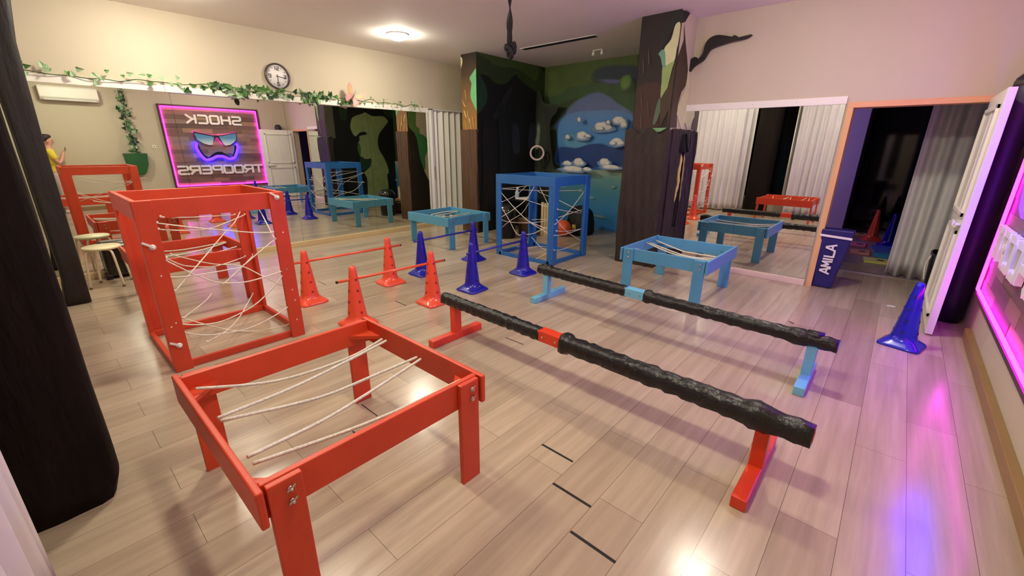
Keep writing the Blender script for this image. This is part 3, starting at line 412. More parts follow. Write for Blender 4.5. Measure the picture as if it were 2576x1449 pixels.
c3 = bark_panel(-2.33, -2.265, 5.60, 5.985, 1.79, 8, .008).build('bark_cladding', mat('right_pillar_bark', (42, 28, 21), .6, var=.35, scale=2.6, bump=.5, bscale=9, stretch=(3, 3, .7)), part_r)
c2 = bark_panel(-2.86, -2.285, 5.46, 5.60, 1.76, 5).build('bark_cladding', mat('right_pillar_bark', (42, 28, 21), .6, var=.35, scale=2.6, bump=.5, bscale=9, stretch=(3, 3, .7)), part_r)
# yellow torn foam showing where the bark is split
tp = [(-2.27, 5.93, 1.50), (-2.26, 5.94, 1.40), (-2.262, 5.92, 1.25), (-2.26, 5.94, 1.10), (-2.262, 5.91, .98), (-2.262, 5.89, .85)]
MB().tube(spline(tp, 5), [.008, .010, .014, .018, .022, .022, .02, .018, .022, .024, .022, .02, .022, .026, .024, .02, .018, .022, .02, .018, .014, .018, .016, .012, .008, .006], 8).build('split_foam', mat('yellow_foam', (206, 180, 112), .8, var=.1), part_r)
MB().tube(spline([(-2.27, 5.955, 1.58), (-2.262, 5.955, 1.2), (-2.262, 5.955, .9), (-2.265, 5.95, .5)], 6), .016, 7).build('bark_crack', mat('crack_black', (10, 8, 7), .9, var=0), part_r)
MB().lathe([(0.001, 0), (.07, .01), (.05, .10), (.03, .22), (.001, .26)], (-2.27, 5.93, 1.50), 9).build('bark_knot', mat('crack_black', (10, 8, 7)), part_r)
# the branch that reaches from the right pillar over the wall
mb = MB(); bp_ = D['branch']
mb.slab([(x, 5.985, z) for x, z in S4(bp_, 3)], (0, -1, 0), .07)
tag(mb.build('tree_branch', mat('black_branch', (20, 14, 12), .6, var=.4, scale=5, bump=.4, bscale=12), bevel=.012), 'black crooked tree branch reaching out over the wall beside the right tree pillar', 'branch')

# ------------------------------------------------ mirrors, boards and door
def mirror(name, label, panels, make):
    t = thing(name, label, 'mirror', kind='thing')
    for p in panels: make(*p).build('mirror_panel', M_MIRROR, t)
    return t
ml = mirror('wall_mirror', 'long wall mirror of several panels along the left wall under the ivy trim', [(a+.0015, b_-.0015) for a, b_ in ((-.3, .11), (.11, 1.464), (1.464, 2.818), (2.818, 4.172), (4.172, 5.46))], lambda a, b_: MB().box(XL+.012, XL+.018, a, b_, .075, 2.18))
MB().box(XL, XL+.011, -.3, 5.46, .07, 2.19).build('backing_board', M_BLACK, ml)
mr_ = mirror('wall_mirror', 'square mirror on the wall between the right tree pillar and the doorway', [(-2.335, -1.48), (-1.478, -.605)], lambda a, b_: MB().box(a, b_, YR-.018, YR-.012, .08, 2.02))
MB().box(-2.335, -.605, YR-.011, YR, .075, 2.03).build('backing_board', M_BLACK, mr_)
struct('trim_2', MB().box(XL, XL+.03, -.3, 5.47, 2.17, 2.25), M_TRIM, bevel=.003)
t3 = struct('trim_3', MB().box(XL+.03, XL+.085, 1.42, 4.35, 2.165, 2.235), M_TRIM, bevel=.003)
struct('trim_4', MB().box(XL, XL+.05, -.3, 5.47, 0, .075), mat('beige_ledge', (204, 180, 132), .45, var=.04), bevel=.003)
t5 = struct('trim_5', MB().box(-2.345, -.60, YR-.03, YR, 2.015, 2.092), M_TRIM, bevel=.003)
for x in (-2.32, -1.9, -1.5, -1.06, -.64): MB().lathe([(.006, 0), (.004, .003)], (x, YR-.033, 2.055), 8, axis='y').build('screw', M_METAL, t5)
struct('trim_6', MB().box(-2.345, -.60, YR-.05, YR, 0, .075), mat('pale_ledge', (226, 206, 182), .4, var=.04), bevel=.003)
struct('baseboard_right', MB().box(XE-.045, XE, .3, 5.2, 0, .085), mat('tan_baseboard', (150, 118, 76), .5, var=.1), bevel=.004)
# accordion door at the end of the left wall
ad = thing('door_2', kind='structure', label='white folding accordion door in a pale frame left of the left tree pillar', cat='door')
vs = []; n = 10
for k in range(n+1): vs.append((XL+.03+(.05 if k % 2 else .0), 5.53+k*.077))
mb = MB()
for (a, b_) in zip(vs[:-1], vs[1:]): mb.add([(a[0], a[1], 0.02), (b_[0], b_[1], .02), (b_[0], b_[1], 2.215), (a[0], a[1], 2.215)], [(0, 1, 2, 3)])
mb.build('folding_panel', M_CURTW, ad, solid=.008)
MB().box(XL, XL+.10, 5.475, 5.525, 0, 2.24).box(XL, XL+.10, 5.475, 6.35, 2.215, 2.24).build('door_frame', mat('grey_white_frame', (208, 206, 204), .4, var=.02), ad, bevel=.004)
MB().box(XL+.10, XL+.115, 5.49, 5.505, .95, 1.18).build('pull_handle', mat('grey_handle', (150, 148, 144), .4), ad)
# doorway and the open leaf
dr = thing('door_1', kind='structure', label='wooden doorway with a cream panelled leaf standing open against the sign wall', cat='door')
MB().box(DX0-.055, DX0, YR-.025, YR+.16, 0, DZ).build('door_jamb', M_WOODEDGE, dr, bevel=.003)
MB().box(DX0-.055, DX1+.06, YR-.025, YR+.16, DZ, DZ+.055).build('door_head', mat('orange_pine', (226, 168, 122), .5, var=.08, stretch=(.6, 6, 6)), dr, bevel=.003)
MB().box(DX1, DX1+.055, YR-.01, YR+.16, 0, DZ).build('door_jamb', mat('beige_jamb', (196, 180, 150), .5, var=.05), dr, bevel=.003)
LX0, LX1, LY0, LY1 = .45, .50, 5.02, 5.985
lf = MB().box(LX0, LX1, LY0, LY1, .012, 2.005).build('door_leaf', M_TRIM, dr, bevel=.003)
for (z0, z1) in ((1.03, 1.90), (.14, .92)):
    for (y0, y1) in ((LY0+.10, LY1-.08),):
        q = MB()
        for (a, b_, c, d) in ((y0, y1, z0, z0+.035), (y0, y1, z1-.035, z1), (y0, y0+.035, z0, z1), (y1-.035, y1, z0, z1)): q.box(LX0-.02, LX0, a, b_, c, d)
        q.box(LX0-.006, LX0, (y0+y1)/2-.006, (y0+y1)/2+.006, z0, z1)
        q.build('panel_moulding', M_TRIM, lf, bevel=.006)
MB().box(LX0-.035, LX0, LY0+.05, LY0+.30, .965, .985).box(LX0-.05, LX0-.03, LY0+.12, LY0+.24, .955, .995).build('door_handle', mat('white_handle', (232, 230, 224), .3), lf, bevel=.004)
# ---------------------------------------------------------------- ceiling fittings
def downlight(x, y, label):
    t = thing('ceiling_downlight', label, 'ceiling light', (x, y, H), group='ceiling downlights')
    MB().lathe([(.155, -.001), (.155, -.010), (.135, -.018), (.125, -.012), (.125, -.001)], n=28).build('trim_ring', M_TRIM, t)
    MB().lathe([(.001, -.004), (.124, -.004), (.122, -.035), (.108, -.058), (.07, -.076), (.001, -.082)], n=28).build('lamp_lens', emis('lamp_glow', LAMP_COLOR, LAMP), t)
for a in ((-5.82, 4.05, 'bright round ceiling light over the far end of the left wall'), (-.8, 4.05, 'round ceiling light above the pale blue balance beam'),
          (-6.0, 1.3, 'round ceiling light above the red table behind the red tower'), (-3.3, 1.1, 'round ceiling light above the red tower'), (-.8, 1.1, 'round ceiling light above the near red rope table')): downlight(*a)
sl = thing('air_diffuser', 'long narrow slot air diffuser in the ceiling before the forest mural', 'air vent', (-4.38, 5.94, H))
MB().box(-.70, .70, -.065, .065, -.006, 0).build('diffuser_frame', M_TRIM, sl)
for y in (-.033, .0, .033): MB().box(-.68, .68, y-.017, y+.017, -.009, -.005).build('air_slot', mat('slot_dark', (26, 24, 22), .6), sl)
hs = thing('hanging_strap', 'black strap hanging from the ceiling and tied in a thick knot', 'strap', (-3.11, 3.44, H))
rings = []
for i in range(16):
    t_ = i/15; z = -t_*.60; wv = .022+.012*abs(math.sin(t_*7+.6)); an = t_*5
    rings.append([(wv*math.cos(an)*a-.006*math.sin(an)*b_, wv*math.sin(an)*a+.006*math.cos(an)*b_, z) for a, b_ in ((-1, -1), (1, -1), (1, 1), (-1, 1))])
MB().loft(rings).build('strap', mat('black_webbing', (10, 9, 9), .7, var=.2), hs)
rn = random.Random(3); k_ = MB()
k_.tube(spline([(-.02, 0, -.60), (.055, .01, -.62), (.06, .03, -.70), (-.04, .03, -.71), (-.05, -.02, -.63), (.03, -.03, -.66), (.04, 0, -.75), (-.03, .02, -.76), (-.02, -.01, -.68)], 5), .030, 8)
k_.tube(spline([(.03, 0, -.62), (.085, .0, -.60), (.10, .01, -.66), (.06, .01, -.71)], 5), .018, 8)
k_.v = [(x*.72, y*.72, -.575+(z+.60)*.72) for x, y, z in k_.v]
k_.build('knot', mat('black_webbing', (10, 9, 9)), hs)
sp = thing('ceiling_spotlight', 'small white twin spotlight on the ceiling near the mural corner', 'spotlight', (-4.15, 6.75, H))
MB().box(-.09, .09, -.02, .02, -.012, 0).build('spot_bar', M_TRIM, sp, bevel=.003)
for s in (-1, 1): MB().lathe([(.012, -.012), (.022, -.03), (.03, -.075), (.026, -.08)], (s*.08, 0, 0), 14).build('spot_head', M_TRIM, sp)

# ---------------------------------------------------------------- rope tables
def rope_line(pts, r, k=5): return MB().tube(spline(pts, k), r, 7)
def rope_table(label, colour, cx, cy, rz, L, W, h, ropes, rr, group='rope tables'):
    """legs stand on the two long boards (along local x, at y = +-W/2); ropes run along local x between the end boards"""
    t = thing('rope_table', label, 'rope table', (cx, cy, 0), rz, group)
    a = .135; th = .025
    for s in (-1, 1):
        MB().box(-L/2, L/2, s*(W/2-th) if s < 0 else W/2-th-th, -(W/2-th)+th if s < 0 else W/2-th, h-a, h).build('side_board', colour, t, bevel=.004)
        MB().box(s*L/2-(th if s < 0 else 0), s*L/2+(th if s > 0 else 0), -W/2-.01, W/2+.01, h-a-.005, h+.002).build('end_board', colour, t, bevel=.006)
        for s2 in (-1, 1):
            lx = s2*(L/2-.065)
            lg = MB().box(lx-.055, lx+.055, s*W/2-(th if s > 0 else 0), s*W/2+(th if s < 0 else 0), 0, h-.004).build('leg', colour, t, bevel=.004)
            for zz in (h-.045, h-.095):
                bo = MB().lathe([(.011, 0), (.011, .004), (.005, .006), (.005, .014), (.001, .015)], (lx+.012, s*W/2, zz), 8, axis='y')
                if s < 0: bo.v = [(x, 2*(-W/2)-y, z) for x, y, z in bo.v]
                bo.obox((lx+.012, s*(W/2+.010), zz+.008), (.014, 0, .008), (0, .002, 0), (0, 0, .004))
                bo.build('bolt', M_METAL, lg)
            q = s2*(L/2); p = s*(W/2-2*th)
            MB().slab([(q, p, h-a*.62), (q-s2*.13, p, h-a*.62), (q, p-s*.13, h-a*.62)], (0, 0, 1), .02).build('corner_brace', colour, t)
    cs, sn = math.cos(-rz), math.sin(-rz)
    for rp_ in ropes:
        loc = [((x-cx)*cs-(y-cy)*sn, (x-cx)*sn+(y-cy)*cs, z) for x, y, z in rp_]
        ro = rope_line(loc, rr, 6); ro.build('rope', M_BRAID, t)
    return t
M_ROPE2 = None
P2 = math.pi/2
rope_table('large red rope table nearest the viewer with five slack white ropes', M_RED, -1.775, .735, P2, .93, 1.035, .545, D['t_near'], .0070)
rope_table('light blue rope table in front of the mirror by the right tree pillar', M_LBLUE, -1.695, 4.755, 0, .90, .97, .505, [[(-2.14, 4.86, .47), (-1.70, 4.66, .43), (-1.25, 4.47, .475)], [(-2.14, 5.12, .46), (-1.73, 4.90, .43), (-1.57, 4.82, .44), (-1.25, 4.68, .47)], [(-2.14, 4.95, .455), (-1.6, 4.70, .425), (-1.25, 4.60, .47)], [(-2.14, 4.55, .45), (-1.6, 4.42, .425), (-1.25, 4.40, .465)]], .0080)
rope_table('light blue rope table by the left mirror wall before the accordion door', M_LBLUE, -5.60, 4.685, P2, .88, 1.03, .505, D['t_L'], .0080)
rope_table('red rope table standing behind the red tower near the stool', M_RED, -5.46, .985, P2, .90, 1.02, .53, [[(-5.75, .57, .50), (-5.70, .95, .46), (-5.66, 1.40, .49)], [(-5.35, .57, .49), (-5.52, 1.0, .45), (-5.66, 1.40, .48)], [(-5.22, .57, .49), (-5.25, 1.0, .45), (-5.30, 1.40, .49)], [(-5.12, .57, .485), (-5.14, 1.0, .45), (-5.16, 1.40, .48)]], .0070)

# ---------------------------------------------------------------- cord towers
def tower(label, colour, x0, x1, y0, y1, h, cords, xfaces):
    """xfaces: the wide post boards and top boards lie on the x faces (else on the y faces)"""
    t = thing('cord_tower', label, 'cord tower', ((x0+x1)/2, (y0+y1)/2, 0), group='cord towers')
    o = t.location; B = lambda *a: MB().box(*a).shift(o)
    w_, th, a = .105, .03, .125
    for sx in (0, 1):
        for sy in (0, 1):
            X, Y = (x1 if sx else x0), (y1 if sy else y0); dx, dy = (-1 if sx else 1), (-1 if sy else 1)
            m_ = MB()
            m_.box(min(X, X+dx*th), max(X, X+dx*th), min(Y, Y+dy*w_), max(Y, Y+dy*w_), 0, h); m_.box(min(X+dx*th, X+dx*.075), max(X+dx*th, X+dx*.075), min(Y, Y+dy*th), max(Y, Y+dy*th), 0, h) if xfaces else (m_.box(min(X+dx*th, X+dx*.10), max(X+dx*th, X+dx*.10), min(Y, Y+dy*th), max(Y, Y+dy*th), 0, h))
            m_.shift(o).build('post', colour, t, bevel=.004)
    for s in (0, 1):
        X = x1 if s else x0; d = -1 if s else 1
        B(min(X+d*.031, X+d*.056), max(X+d*.031, X+d*.056), y0+.03, y1-.03, h-a, h).build('top_board', colour, t, bevel=.004)
        B(min(X+d*.031, X+d*.06), max(X+d*.031, X+d*.06), y0+.03, y1-.03, 0, .055).build('bottom_rail', colour, t, bevel=.004)
        Y = y1 if s else y0; d = -1 if s else 1
        B(x0+.006, x1-.006, min(Y-d*.004, Y+d*.028), max(Y-d*.004, Y+d*.028), h-a, h+.002).build('top_board', colour, t, bevel=.004)
        B(x0+.06, x1-.06, min(Y+d*.0, Y+d*.03), max(Y+d*.0, Y+d*.03), 0, .055).build('bottom_rail', colour, t, bevel=.004)
    for c in cords:
        q = MB().tube(spline(c, 5), .0046, 6)
        q.lathe([(.001, -.004), (.007, 0), (.007, .010), (.001, .013)], c[0], 7).lathe([(.001, -.004), (.007, 0), (.007, .010), (.001, .013)], c[-1], 7)
        q.shift(o).build('cord', M_ROPE, t)
    for (yy, zz) in ((y0+.05, h-.30), (y0+.055, .20), (y1-.05, h-.04)):
        if xfaces:
            MB().lathe([(.02, 0), (.018, .004), (.006, .01), (.006, .03), (.001, .032)], (x1, yy, zz), 9, axis='x').obox((x1+.02, yy-.02, zz+.02), (.004, 0, 0), (0, .03, -.02), (0, .003, .006)).shift(o).build('peg', M_TRIM, t)
    return t
tower('tall red open tower strung with criss-crossed white cords', M_RED, -4.49, -3.565, .415, 1.325, 1.21, D['redcords'], True)
tower('tall blue open tower strung with criss-crossed white cords before the mural', M_BLUE, -4.40, -3.335, 4.585, 5.45, 1.185, D['bluecords'], False)

# ---------------------------------------------------------------- cones and hurdle poles
def rsq(hw, k, z, n=32):
    """ring between a square (k=0) and a circle (k=1) of half width hw"""
    out = []
    for i in range(n):
        a = 2*math.pi*i/n; c, s = math.cos(a), math.sin(a); p = 2+(1-k)*8
        r = hw/((abs(c)**p+abs(s)**p)**(1/p)); out.append((r*c, r*s, z))
    return out
def cone_mesh(nm, m, hole):
    mb = MB()
    mb.loft([rsq(.137, .12, 0), rsq(.140, .12, .006), rsq(.138, .12, .016), rsq(.128, .18, .026), rsq(.108, .45, .042), rsq(.095, .8, .058), rsq(.088, 1, .075), rsq(.083, 1, .10), rsq(.058, 1, .30), rsq(.031, 1, .515), rsq(.027, 1, .538), rsq(.016, 1, .550)])
    for z in (.13, .23, .33, .43):
        r = .083-(z-.10)*.125
        for a in range(4):
            an = a*P2; u = Vector((math.cos(an), math.sin(an), .125)).normalized(); c_ = Vector((math.cos(an)*r, math.sin(an)*r, z)); s_ = Vector((-math.sin(an), math.cos(an), 0)); v_ = u.cross(s_)
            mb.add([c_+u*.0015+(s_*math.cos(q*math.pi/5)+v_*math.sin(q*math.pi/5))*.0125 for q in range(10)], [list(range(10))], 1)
    return mb.build(nm, [m, hole], recalc=False)
base_r = cone_mesh('sports_cone', M_CRED, M_DARKHOLE); base_b = cone_mesh('sports_cone', M_CBLUE, M_DARKHOLEB)
def cone(src, used, x, y, rz, label, group):
    o = src if not used else src.copy()
    if used: C.objects.link(o)
    o.location = (x, y, 0); o.rotation_euler = (0, 0, rz); tag(o, label, 'cone', group)
for i, (x, y, rz, l) in enumerate(((-4.335, 1.715, .02, 'red cone half hidden behind the right post of the red tower'), (-4.30, 2.655, -.03, 'red cone standing nearest the mirror at the far end of the long red pole'),
        (-3.385, 2.57, .0, 'red cone just behind the left end of the red-footed balance beam'), (-3.443, 1.754, .03, 'red cone rising behind the near red table, its base out of sight'), (-.17, 10.05, .4, 'red cone in the dark room beyond the doorway'))):
    cone(base_r, i > 0, x, y, rz, l, 'red cones')
for i, (x, y, rz, l) in enumerate(((-4.33, 3.145, .02, 'blue cone in front of the legs of the left light blue table'), (-4.375, 4.09, .0, 'blue cone nearest the left corner of the blue tower, mostly hidden by another cone'),
        (-3.392, 3.14, .03, 'blue cone in the middle of the floor in front of another blue cone'), (-3.405, 4.05, -.02, 'blue cone standing in front of the blue tower'), (.30, 4.60, -.25, 'blue cone alone beside the open white door'), (.07, 9.60, .3, 'blue cone in the dark room beyond the doorway'))):
    cone(base_b, i > 0, x, y, rz, l, 'blue cones')
def pole(a, b_, m, label, group, tip):
    a, b_ = Vector(a), Vector(b_)
    o = thing('hurdle_pole', label, 'pole', tuple((a+b_)/2), group=group); c = o.location
    MB().tube([a-c, b_-c], .0125, 12).build('bar', m, o)
    d = (b_-a).normalized()
    for e, s in ((a, 1), (b_, -1)): MB().tube([e-c-d*s*.002, e-c+d*s*.012], .0132, 12).build('end_cap', tip, o)
pole((-4.337, 1.59, .435), (-4.297, 2.83, .433), M_PRED, 'red hurdle pole between the two red cones nearest the mirror', 'red hurdle poles', M_BLACK)
pole((-3.452, 1.60, .430), (-3.378, 2.74, .428), M_PRED, 'red hurdle pole between the two red cones behind the near red table', 'red hurdle poles', M_BLACK)
pole((-4.332, 3.05, .435), (-4.374, 4.17, .432), M_PBLUE, 'blue hurdle pole passing in front of the left light blue table', 'blue hurdle poles', M_PBLUE)
pole((-3.39, 3.07, .432), (-3.406, 4.12, .432), M_PBLUE, 'blue hurdle pole in front of the lower part of the blue tower', 'blue hurdle poles', M_PBLUE)

# ---------------------------------------------------------------- balance beams
def beam(label, mcore, p0, p1, ztop, f0, f1, mid, r0, r1):
    p0, p1 = Vector(p0+(0,)), Vector(p1+(0,)); c = (p0+p1)/2; d = (p1-p0).normalized(); L = (p1-p0).length; n = Vector((-d.y, d.x, 0))
    t = thing('balance_beam', label, 'balance beam', tuple(c), group='balance beams')
    zc = ztop-.045
    MB().obox((0, 0, zc), d*(L/2-.01), n*.026, Vector((0, 0, .026))).build('beam_core', mcore, t, bevel=.004)
    MB().obox(d*mid+Vector((0, 0, zc)), d*.105, n*.040, Vector((0, 0, .040))).build('joint_block', mcore, t, bevel=.005)
    rn = random.Random(len(label))
    for (s0, s1, ra, thick) in ((-L/2, mid-.095, r0, 0), (mid+.095, L/2, r1, 1)):
        N = 46; pts = []; rad = []
        for i in range(N+1):
            u = i/N; s = s0+(s1-s0)*u; pts.append(d*s+Vector((0, 0, zc-.003)))
            q = ra*(1+.06*math.sin(i*1.9)+rn.uniform(-.05, .05))
            if thick and u < .04: q *= 1.25
            if thick and .80 < u < .88: q *= 1.0+.30*math.sin((u-.80)/.08*math.pi)
            rad.append(q)
        lump = [[rn.uniform(.94, 1.08) for _ in range(12)] for _ in range(N+1)]
        def rf(i, k, lump=lump):
            an = 2*math.pi*(k+.5)/12; e = 1/((abs(math.cos(an))**4+abs(math.sin(an))**4)**.25)   # boxy section
            return min(e, 1.16)*lump[i][k]
        MB().tube(pts, rad, 12, rf=rf).build('padding', M_BLACKTAPE, t)
        if thick: MB().tube([d*(L/2-.002)+Vector((0, 0, zc)), d*(L/2+.003)+Vector((0, 0, zc))], .036, 4).build('end_plug', mcore, t)
    for (fx, fy0, fy1, py) in (f0, f1):
        MB().box(fx-.033, fx+.033, fy0, fy1, 0, .062).shift(c).build('foot', mcore, t, bevel=.005)
        po = MB().box(fx-.032, fx+.032, py-.036, py+.036, .055, zc).shift(c).build('post', mcore, t, bevel=.005)
        MB().tube([Vector((fx-.048, py, .34))-c, Vector((fx+.048, py, .34))-c], .04, 10).build('tape_wrap', M_BLACKTAPE, po)
    for s in (-.055, .055): MB().lathe([(.007, 0), (.007, .005), (.003, .008)], (0, 0, 0), 8, axis='y').shift(-(d*(mid+s)-n*.048-Vector((0, 0, -zc)))).build('bolt', M_METAL, t)
    return t
beam('balance beam on red feet with black wrapped padding and a red middle joint', M_BARED, (-2.69, 2.17), (-.045, 2.10), .375, (-2.553, 1.895, 2.436, 2.165), (-.235, 1.81, 2.43, 2.12), -.16, .047, .056)
beam('balance beam on pale blue feet with black wrapped padding', M_BALB, (-2.70, 3.50), (-.07, 3.35), .36, (-2.60, 3.263, 3.805, 3.50), (-.205, 3.095, 3.60, 3.36), -.17, .050, .048)

# ---------------------------------------------------------------- dark tree trunks on the near side
def trunk(name, label, secs, m, seed):
    """secs: (z, x0, x1, y0, y1) rounded rectangle sections"""
    rn = random.Random(seed); rings = []; n = 40
    ph = [rn.uniform(0, 6) for _ in range(6)]
    Z = [s[0] for s in secs]; zz = [Z[-1]*i/36 for i in range(37)]
    for z in zz:
        j = max(i for i in range(len(secs)-1) if Z[i] <= z+1e-6); u = (z-Z[j])/(Z[j+1]-Z[j]); q = [secs[j][k]*(1-u)+secs[j+1][k]*u for k in range(1, 5)]
        cx, cy, hx, hy = (q[0]+q[1])/2, (q[2]+q[3])/2, (q[1]-q[0])/2, (q[3]-q[2])/2; ring = []
        for i in range(n):
            a = 2*math.pi*i/n; c_, s_ = math.cos(a), math.sin(a); r = 1/((abs(c_)**7+abs(s_)**7)**(1/7))
            r *= 1+.010*math.sin(5*a+ph[0]+z*1.4)+.008*math.sin(11*a+ph[1]-z*2)+.008*math.sin(z*9+ph[2]+3*a)
            ring.append((cx+hx*r*c_, cy+hy*r*s_, z))
        rings.append(ring)
    return tag(MB().loft(rings).build(name, m), label, 'pillar')
trunk('tree_pillar', 'thick black tree-bark pillar in the left foreground', [(0, -2.85, -2.38, -.45, -.035), (.08, -2.85, -2.37, -.45, -.01), (.5, -2.84, -2.38, -.45, -.005), (1.0, -2.83, -2.385, -.45, .0), (1.5, -2.83, -2.385, -.45, .003), (2.2, -2.83, -2.39, -.45, .01), (H, -2.85, -2.38, -.45, .05)], M_BARK, 4)
trunk('tree_pillar', 'dark tree-bark pillar before the left mirror beside the round stool', [(0, -6.22, -5.955, -.01, .19), (.3, -6.2, -5.96, .03, .195), (1.0, -6.2, -5.965, .032, .205), (1.6, -6.2, -5.965, .036, .215), (2.4, -6.2, -5.965, .03, .24), (H, -6.24, -5.96, -.02, .34)], mat('second_bark', (26, 17, 10), .6, var=.5, scale=3, bump=.6, bscale=9, stretch=(3, 3, .6)), 9)

# ---------------------------------------------------------------- curtains
def curtain(name, label, a, b_, z0, z1, folds, amp, m, seed, sub=9, flare=0, group=None):
    a, b_ = Vector(a+(0,)), Vector(b_+(0,)); d = (b_-a); n = Vector((-d.y, d.x, 0)).normalized(); rn = random.Random(seed); ph = [rn.uniform(-.6, .6) for _ in range(folds+2)]; am = [rn.uniform(.6, 1.25) for _ in range(folds+2)]
    N = folds*sub; rows = 14; vs = []; fs = []
    for j in range(rows+1):
        v = j/rows; z = z0+(z1-z0)*v
        for i in range(N+1):
            u = i/N; f = u*folds; k = int(min(f, folds-1)); A = amp*am[k]*(.55+.45*(1-v))
            p = a+d*(u+flare*(1-v)*(u-.5)*.1)+n*(A*math.sin(2*math.pi*(f)+ph[k]*.4*math.sin(math.pi*(f-k)))+amp*.3*math.sin(f*2.1+v*2))
            vs.append((p.x, p.y, z+(.012*math.sin(f*6.28) if j == 0 else 0)))
    for j in range(rows):
        for i in range(N): fs.append((j*(N+1)+i, j*(N+1)+i+1, (j+1)*(N+1)+i+1, (j+1)*(N+1)+i))
    return tag(MB().add(vs, fs, 0, True).build(name, m, solid=.004), label, 'curtain', group)
curtain('curtain', 'grey pleated curtain left of the black pillar, seen in the right mirror', (-5.9, -.30), (-2.93, -.27), .02, 2.55, 20, .055, M_CURT, 1)
curtain('curtain', 'grey pleated curtain at the lower left corner, right of the black foreground pillar', (-2.02, -.30), (-.55, -.30), .02, 2.55, 11, .05, M_CURT, 2)
curtain('curtain', 'grey pleated curtain hanging in the passage behind the doorway', (.10, 7.25), (1.35, 7.18), .02, 2.75, 9, .05, mat('passage_curtain', (226, 226, 222), .85, var=.05), 3)
tr_ = thing('curtain_rail', 'white curtain rail above the front window', 'curtain rail', (-3.2, -.29, 2.58))
MB().box(-2.75, 2.75, -.03, .03, 0, .035).build('rail', M_TRIM, tr_)
tag(MB().tube([(-2.09, -.33, .4), (-2.085, -.33, 2.56)], .012, 8).build('curtain_wand', M_TRIM), 'thin white curtain pull rod beside the black pillar, seen in the right mirror', 'rod')
# ---------------------------------------------------------------- stool and case
def stool(x, y, rz, h):
    t = thing('round_stool', 'white round stool with tubular legs beside the dark pillar on the left', 'stool', (x, y, 0), rz)
    MB().lathe([(.001, h-.028), (.155, h-.028), (.168, h-.018), (.170, h-.008), (.163, h), (.001, h)], n=36).build('seat', mat('birch_white', (238, 228, 186), .4, var=.04), t)
    ms = mat('cream_tube', (224, 212, 184), .35, var=.03)
    for k in range(4):
        a = k*P2+.5; c_, s_ = math.cos(a), math.sin(a)
        lg = MB().tube(spline([(.05*c_, .05*s_, h-.036), (.13*c_, .13*s_, h-.04), (.165*c_, .165*s_, h-.075), (.185*c_, .185*s_, .22), (.205*c_, .205*s_, .012)], 5), .0115, 10).build('leg', ms, t)
        MB().lathe([(.015, 0), (.015, .014), (.012, .02)], (.205*c_, .205*s_, 0), 10).build('foot_cap', mat('brown_cap', (120, 88, 56), .5), lg)
stool(-6.60, .42, -.1, .455)
cs_ = thing('equipment_case', 'black equipment case on the floor behind the white stool', 'case', (-6.93, .62, 0), .0)
MB().box(-.09, .09, -.20, .20, .03, .42).build('case_body', mat('case_black', (12, 13, 12), .25, var=.1, coat=.4), cs_, bevel=.03)
MB().box(-.105, -.088, -.15, .15, .28, .34).build('silver_grille', mat('silver_grille', (180, 180, 185), .25, metal=.8, var=.3, scale=30, stretch=(1, 14, 1)), cs_, bevel=.01)
for s in (-1, 1): MB().box(-.10, .10, s*.19-.03, s*.19+.03, 0, .06).build('case_foot', M_BLACK, cs_, bevel=.01)

# ---------------------------------------------------------------- ivy, clock, butterfly on the left wall
def leaf(mb, p, u, v, s, mi):
    u, v = Vector(u).normalized(), Vector(v).normalized(); n = u.cross(v); p = Vector(p)
    q = [(0, 0), (.35, -.12), (.5, .2), (.34, .45), (.1, 1), (0, 1.1), (-.1, 1), (-.34, .45), (-.5, .2), (-.35, -.12)]
    mb.add([p+u*a*s+v*b_*s+n*(abs(a)*.35*s) for a, b_ in q], [(0, 1, 2, 3, 4, 5), (0, 5, 6, 7, 8, 9)], mi)
rl = random.Random(21)
iv = thing('ivy_garland', 'artificial ivy garland lying along the white trim above the left mirror', 'ivy garland', (XL+.05, 2.7, 2.24))
path = []; y = -.1
while y < 5.35: path.append((rl.uniform(-.015, .03), y-2.7, rl.uniform(0, .05)+(.02 if 1.4 < y < 4.3 else 0))); y += .14
MB().tube(spline(path, 3), .005, 5).build('ivy_stem', M_LEAFD, iv)
mb = MB()
for y in [rl.uniform(-.1, 5.35) for _ in range(110)]+[rl.uniform(1.8, 3.9) for _ in range(70)]+[rl.gauss(2.15, .16) for _ in range(26)]+[rl.gauss(3.2, .14) for _ in range(22)]+[rl.uniform(4, 5.35) for _ in range(24)]:
    dense = 1.6 < y < 3.9; z = rl.uniform(-.05, .07) if dense else rl.choice((rl.uniform(-.06, .02), rl.uniform(.0, .10)))
    an = rl.uniform(0, 6.28); mi = rl.choice((0, 0, 2, 2)) if not dense else rl.choice((0, 0, 0, 1, 1, 2))
    leaf(mb, (rl.uniform(.01, .06), y-2.7, z), (rl.uniform(-.4, .4), math.cos(an), math.sin(an)), (rl.uniform(-.2, .7), -math.sin(an), math.cos(an)), (rl.uniform(.045, .08) if dense else rl.uniform(.04, .06)) if y < 3.9 else rl.uniform(.02, .035), mi)
mb.build('ivy_leaves', [M_LEAF, M_LEAFD, M_LEAFP], iv, recalc=False)
ck = thing('wall_clock', 'round white wall clock with black numerals above the left mirror', 'clock', (XL, 2.795, 2.50))
MB().lathe([(.150, 0), (.172, .004), (.172, .032), (.164, .042), (.156, .040), (.154, .020), (.150, .014)], n=48, axis='x').build('clock_rim', mat('clock_rim', (96, 86, 82), .25, metal=.6, var=.02), ck)
MB().lathe([(.001, .012), (.155, .012), (.155, .018), (.001, .018)], n=48, axis='x').build('clock_face', mat('clock_white', (236, 232, 226), .5, var=.0), ck)
mb = MB(); u, v, n_ = (0, 1, 0), (0, 0, 1), (1, 0, 0)
